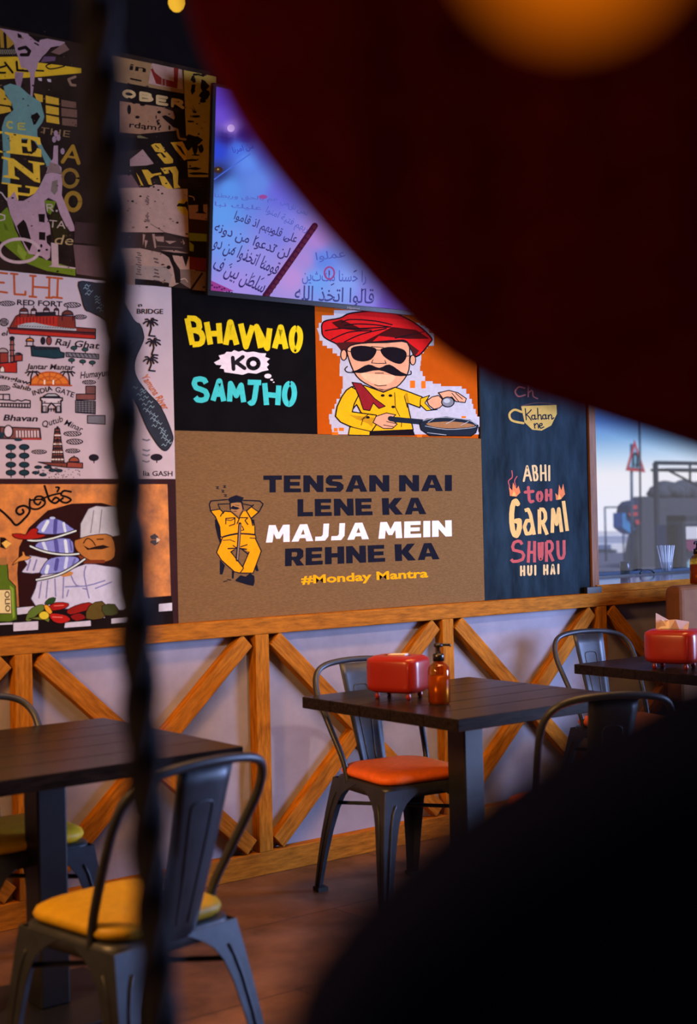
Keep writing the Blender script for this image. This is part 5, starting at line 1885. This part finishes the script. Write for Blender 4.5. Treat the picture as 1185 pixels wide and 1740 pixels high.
# ------------------------------------------------------------------ straws on the outer ledge and the street outside
M_ledge = mat('pale_outer_ledge', (.34, .34, .42), .6, 0, .15, 10)
M_stw = mat('white_paper_straw', (.92, .90, .90), .7, 0, .05, 40)
LZ = 1.055
b = MB(); b.box((7.0, .70, .521), (4.2, .38, 1.05)); lo = b.build('ledge', M_ledge, None, (0, 0, 0)); tag(lo, kind='structure'); lo.name = 'trim_99'
sp_ = W(1134, 974, .60)
cup = empty('straw_cup', (sp_.x, .60, 1.0465))
b = MB(); b.lathe([(.0, .001), (.03, .001), (.036, .058), (.034, .058), (.028, .005), (0, .005)], n=22); b.build('cup_wall', glass_mat('clear_cup', (.92, .94, .97), .03), cup)
tag(cup, 'low clear cup holding a bunch of white straws outside the window', 'cup')
first_straw = None
for k in range(15):
    an, r = k * 2.4, .024 * math.sqrt((k + .5) / 15)
    if first_straw is None:
        b = MB(); b.tube([(0, 0, 0), (0, 0, .150)], .0033, 8)
        first_straw = s_ = b.build('drinking_straw', M_stw)
    else:
        s_ = first_straw.copy(); COL.objects.link(s_)
    s_.location = (cup.location.x + r * math.cos(an), .60 + r * math.sin(an), 1.052)
    tl_ = r / .024 * .20
    s_.rotation_euler = Euler((-tl_ * math.sin(an), tl_ * math.cos(an), 0))
    tag(s_, 'white straw in the bunch standing outside the window', 'straw', 'straws in the cup')
cp = W(1063, 974, .58)
b = MB(); b.lathe([(0, 0), (.026, 0), (.030, .05), (.027, .062), (.027, .075), (0, .076)], n=18)
o = b.build('dark_jar', mat('dark_glazed_jar', (.02, .025, .04), .3, 0, .1, 20), None, (cp.x, .58, 1.0465))
tag(o, 'small dark jar outside the window, left of the straws', 'jar')

M_asph = mat('pale_street_asphalt', (.10, .10, .15), .9, 0, .2, 2)
b = MB(); b.box((20, 40, -.10), (140, 79.2, .1)); o = b.build('floor_outside', M_asph); tag(o, kind='structure'); o.name = 'floor_outside'


def zm(x, y, Y):
    return W(1000 + x / 5.119, 680 + y / 5.119, Y)


def upright(name, pts, Y, thick, m, parent=None, loc=None):
    b = MB()
    b.prism([zm(x, y, Y) - (loc or Vector()) for x, y in pts], (0, thick, 0))
    return b.build(name, m, parent, (0, 0, 0) if parent else (loc or (0, 0, 0)))


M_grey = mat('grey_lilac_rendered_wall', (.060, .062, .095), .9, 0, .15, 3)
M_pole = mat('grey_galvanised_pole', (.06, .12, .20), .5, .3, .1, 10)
M_dark = mat('dark_steel_outdoor', (.015, .02, .035), .6, 0, .1, 10)
M_sred = mat('red_sign_border', (.60, .05, .06), .5, 0, .1, 10)
M_sgn = mat('blue_white_sign_face', (.30, .58, .74), .5, 0, .05, 10)
M_blue = mat('blue_enamel', (.04, .26, .60), .4, 0, .1, 6)
M_haze = mat('pale_building_render', (.80, .78, .80), .9, 0, .05, 3)
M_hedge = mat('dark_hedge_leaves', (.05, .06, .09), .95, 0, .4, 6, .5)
# road sign
SY = 17.5
fp = zm(392, 1500, SY)
sg = empty('road_sign', (fp.x, SY, -.05))
tag(sg, 'triangular red-bordered road sign with a U-turn arrow on a slim pole outside', 'road sign')
Ls = sg.location.copy()
pt_ = zm(384, 380, SY)
b = MB(); b.tube([Vector((0, .03, 0)), Vector((pt_.x - Ls.x, .03, pt_.z - Ls.z))], .036, 12); b.build('pole', M_pole, sg)
tri = [(405, 343), (328, 612), (498, 628)]
upright('border', tri, SY - .035, .012, M_sred, sg, Ls)
cx3, cy3 = sum(p[0] for p in tri) / 3, sum(p[1] for p in tri) / 3
upright('face', [(cx3 + (x - cx3) * .66, cy3 + (y - cy3) * .66) for x, y in tri], SY - .041, .008, M_sgn, sg, Ls)
b = MB(); b.tube([zm(x, y, SY - .05) - Ls for x, y in ((392, 580), (390, 490), (396, 468), (408, 460), (420, 468), (428, 490), (428, 560))], .030, 8); b.build('arrow', M_dark, sg)
b = MB(); b.prism([zm(x, y, SY - .06) - Ls for x, y in ((412, 555), (446, 560), (428, 592))], (0, .012, 0)); b.build('arrow_head', M_dark, sg)
# slim dark post
fp = zm(452, 1300, 16.5)
b = MB(); tpz = zm(446, -200, 16.5); b.tube([(0, 0, 0), (tpz.x - fp.x, 0, tpz.z + .05)], .024, 10)
tag(b.build('street_post', M_dark, None, (fp.x, 16.5, -.05)), 'slim dark upright post beside the triangular road sign', 'post')
# parking machine
fp = zm(400, 1200, 18.0)
pk = empty('parking_machine', (fp.x, 18.0, -.05))
tag(pk, 'blue street cabinet with a navy hood and red stickers below the road sign', 'cabinet')
Lp = pk.location.copy()
upright('cabinet_body', [(298, 980), (370, 988), (440, 1000), (440, 1090), (372, 1160), (330, 1130), (300, 1105)], 18.0, .30, M_blue, pk, Lp)
upright('hood', [(362, 920), (400, 880), (458, 868), (466, 1100), (430, 1108), (380, 1030), (350, 1000)], 17.92, .40, mat('navy_hood', (.015, .025, .08), .5), pk, Lp)
for q in ([(370, 920), (425, 912), (428, 945), (375, 950)], [(352, 982), (430, 972), (432, 1004), (360, 1010)], [(412, 1040), (448, 1045), (448, 1080), (416, 1076)]):
    upright('sticker', q, 17.90, .01, M_sred, pk, Lp)
b = MB(); bt_ = zm(396, 1120, 18.15); b.box((bt_.x - Lp.x, .15, (bt_.z - Lp.z) / 2), (.16, .12, bt_.z - Lp.z)); b.build('stand', M_dark, pk)
# distant pale buildings / barrier
for nm, q, Y, m, lab, ct in (('low_wall', [(20, 1140), (300, 1138), (302, 1235), (200, 1245), (70, 1225), (20, 1225)], 40, M_haze, 'pale low building across the street at the window left edge', 'building'),
                             ('parked_van', [(200, 1255), (355, 1245), (350, 1180), (455, 1170), (458, 1200), (430, 1250), (380, 1345), (255, 1345), (248, 1300), (200, 1296)], 30, M_haze, 'white parked vehicle beyond the blue street cabinet', 'vehicle')):
    b = MB()
    pts = [zm(x, y, Y) for x, y in q]
    c0 = sum(pts, Vector()) / len(pts)
    c0 = Vector((c0.x, Y, -.05))
    mnz = min(p.z for p in pts)
    b.prism([p - c0 for p in pts], (0, 2.0, 0))
    if mnz > 0:
        xs = [p.x for p in pts]
        b.box(((min(xs) + max(xs)) / 2 - c0.x, 1.0, (mnz + .02 - c0.z) / 2), ((max(xs) - min(xs)) * .9, 1.9, mnz + .02 - c0.z))
    tag(b.build(nm, m, None, c0), lab, ct)
fpa, fpb, fpc = zm(145, 1140, 24), zm(145, 932, 24), zm(300, 930, 24)
b = MB(); b.tube([(0, 0, 0), (0, 0, fpb.z + .05)], .03, 8); b.tube([(0, 0, fpb.z + .05), (fpc.x - fpb.x, 0, fpc.z + .05)], .025, 8); b.tube([(fpc.x - fpb.x, 0, fpc.z + .05), (fpc.x - fpb.x, 0, 0)], .025, 8)
tag(b.build('street_railing', M_pole, None, (fpb.x, 24, -.05)), 'thin metal rail frame across the street, left of the blue cabinet', 'railing')
# near rendered wall with hedge on top
b = MB()
q = [(400, 1400), (430, 1260), (466, 1110), (466, 856), (500, 836), (560, 845), (604, 856), (604, 850), (1400, 850), (1400, 1500), (400, 1500)]
pts = [zm(x, y, 19.5) for x, y in q]
c0 = Vector((pts[3].x, 19.5, -.05))
for p in pts:
    if p.z < .2:
        p.z = -.05
b.prism([p - c0 for p in pts], (0, .4, 0))
tag(b.build('street_barrier', M_grey, None, c0), 'grey-lilac rendered wall filling the window behind the straws', 'wall')
b = MB()
c0 = zm(760, 850, 20.3)
for k in range(26):
    x = 612 + k * 26
    y = 800 - 46 * abs(math.sin(k * .55)) - random.uniform(0, 26)
    p = zm(x, y, 20.3)
    r = random.uniform(.26, .36)
    n0 = 8
    b.lathe([(r * math.sin(math.pi * i / n0) * random.uniform(.9, 1.1), -r * .8 * math.cos(math.pi * i / n0)) for i in range(n0 + 1)], p - c0 + Vector((0, 0, -.12)), 10)
bl = zm(604, 852, 20.3); br2 = zm(1400, 852, 20.3)
b.box(((bl.x + br2.x) / 2 - c0.x, 0, -.02), (br2.x - bl.x, .3, .8))
tag(b.build('hedge', M_hedge, None, c0), 'dark leafy hedge along the top of the grey street wall', 'hedge')
# steel awning frame
fa, fb, fc = zm(592, 850, 16), zm(590, 545, 16), zm(1500, 552, 16)
aw = empty('awning_frame', (fa.x, 16, -.05))
tag(aw, 'dark steel awning frame standing in front of the hedge outside', 'awning')
La = aw.location.copy()
b = MB(); b.box((0, 0, (fb.z + .05) / 2), (.09, .09, fb.z + .05)); b.build('post', M_dark, aw)
b = MB(); b.box((fc.x - fa.x, 0, (fc.z + .05) / 2), (.09, .09, fc.z + .05)); b.build('post', M_dark, aw)
b = MB(); b.box(((fc.x - fa.x) / 2, 0, fb.z - La.z), (fc.x - fa.x, .09, .09)); b.build('top_rail', M_dark, aw)
upright('slab', [(690, 590), (1450, 592), (1450, 628), (694, 612)], 15.9, .5, M_dark, aw, La)
b = MB(); b.tube([zm(x, y, 16) - La for x, y in ((700, 612), (940, 738), (1200, 870))], .03, 8); b.tube([zm(x, y, 16) - La for x, y in ((886, 550), (886, 720))], .03, 8); b.build('strut', M_dark, aw)
# street kiosk at the right edge
kp = zm(805, 1400, 8.7)
kk = empty('street_kiosk', (kp.x, 8.7, -.05))
tag(kk, 'dark framed display kiosk with a magenta pack at the window right edge', 'kiosk')
Lk = kk.location.copy()
b = MB()
ka, kb2 = zm(805, 1000, 8.7), zm(1300, 1000, 8.7)
b.box(((kb2.x - ka.x) / 2, .25, (ka.z + .05) / 2 - .06), (kb2.x - ka.x, .4, ka.z - .12)); b.build('cabinet', mat('kiosk_panel', (.08, .09, .16), .6), kk)
b = MB(); b.box((.04, .1, (ka.z + .05) / 2), (.08, .3, ka.z + .05)); b.box(((kb2.x - ka.x) / 2, .1, ka.z), (kb2.x - ka.x, .3, .08)); b.build('frame', M_dark, kk)
upright('panel', [(835, 1100), (1200, 1096), (1200, 1200), (850, 1210)], 8.68, .02, M_haze, kk, Lk)
upright('pack', [(852, 1230), (900, 1215), (1000, 1222), (1000, 1320), (880, 1312), (856, 1280)], 8.66, .04, mat('magenta_pack', (.22, .015, .10), .4), kk, Lk)
upright('pack', [(870, 1420), (905, 1380), (1000, 1380), (1000, 1480), (860, 1480)], 8.66, .04, mat('pale_blue_pack', (.30, .55, .70), .4), kk, Lk)
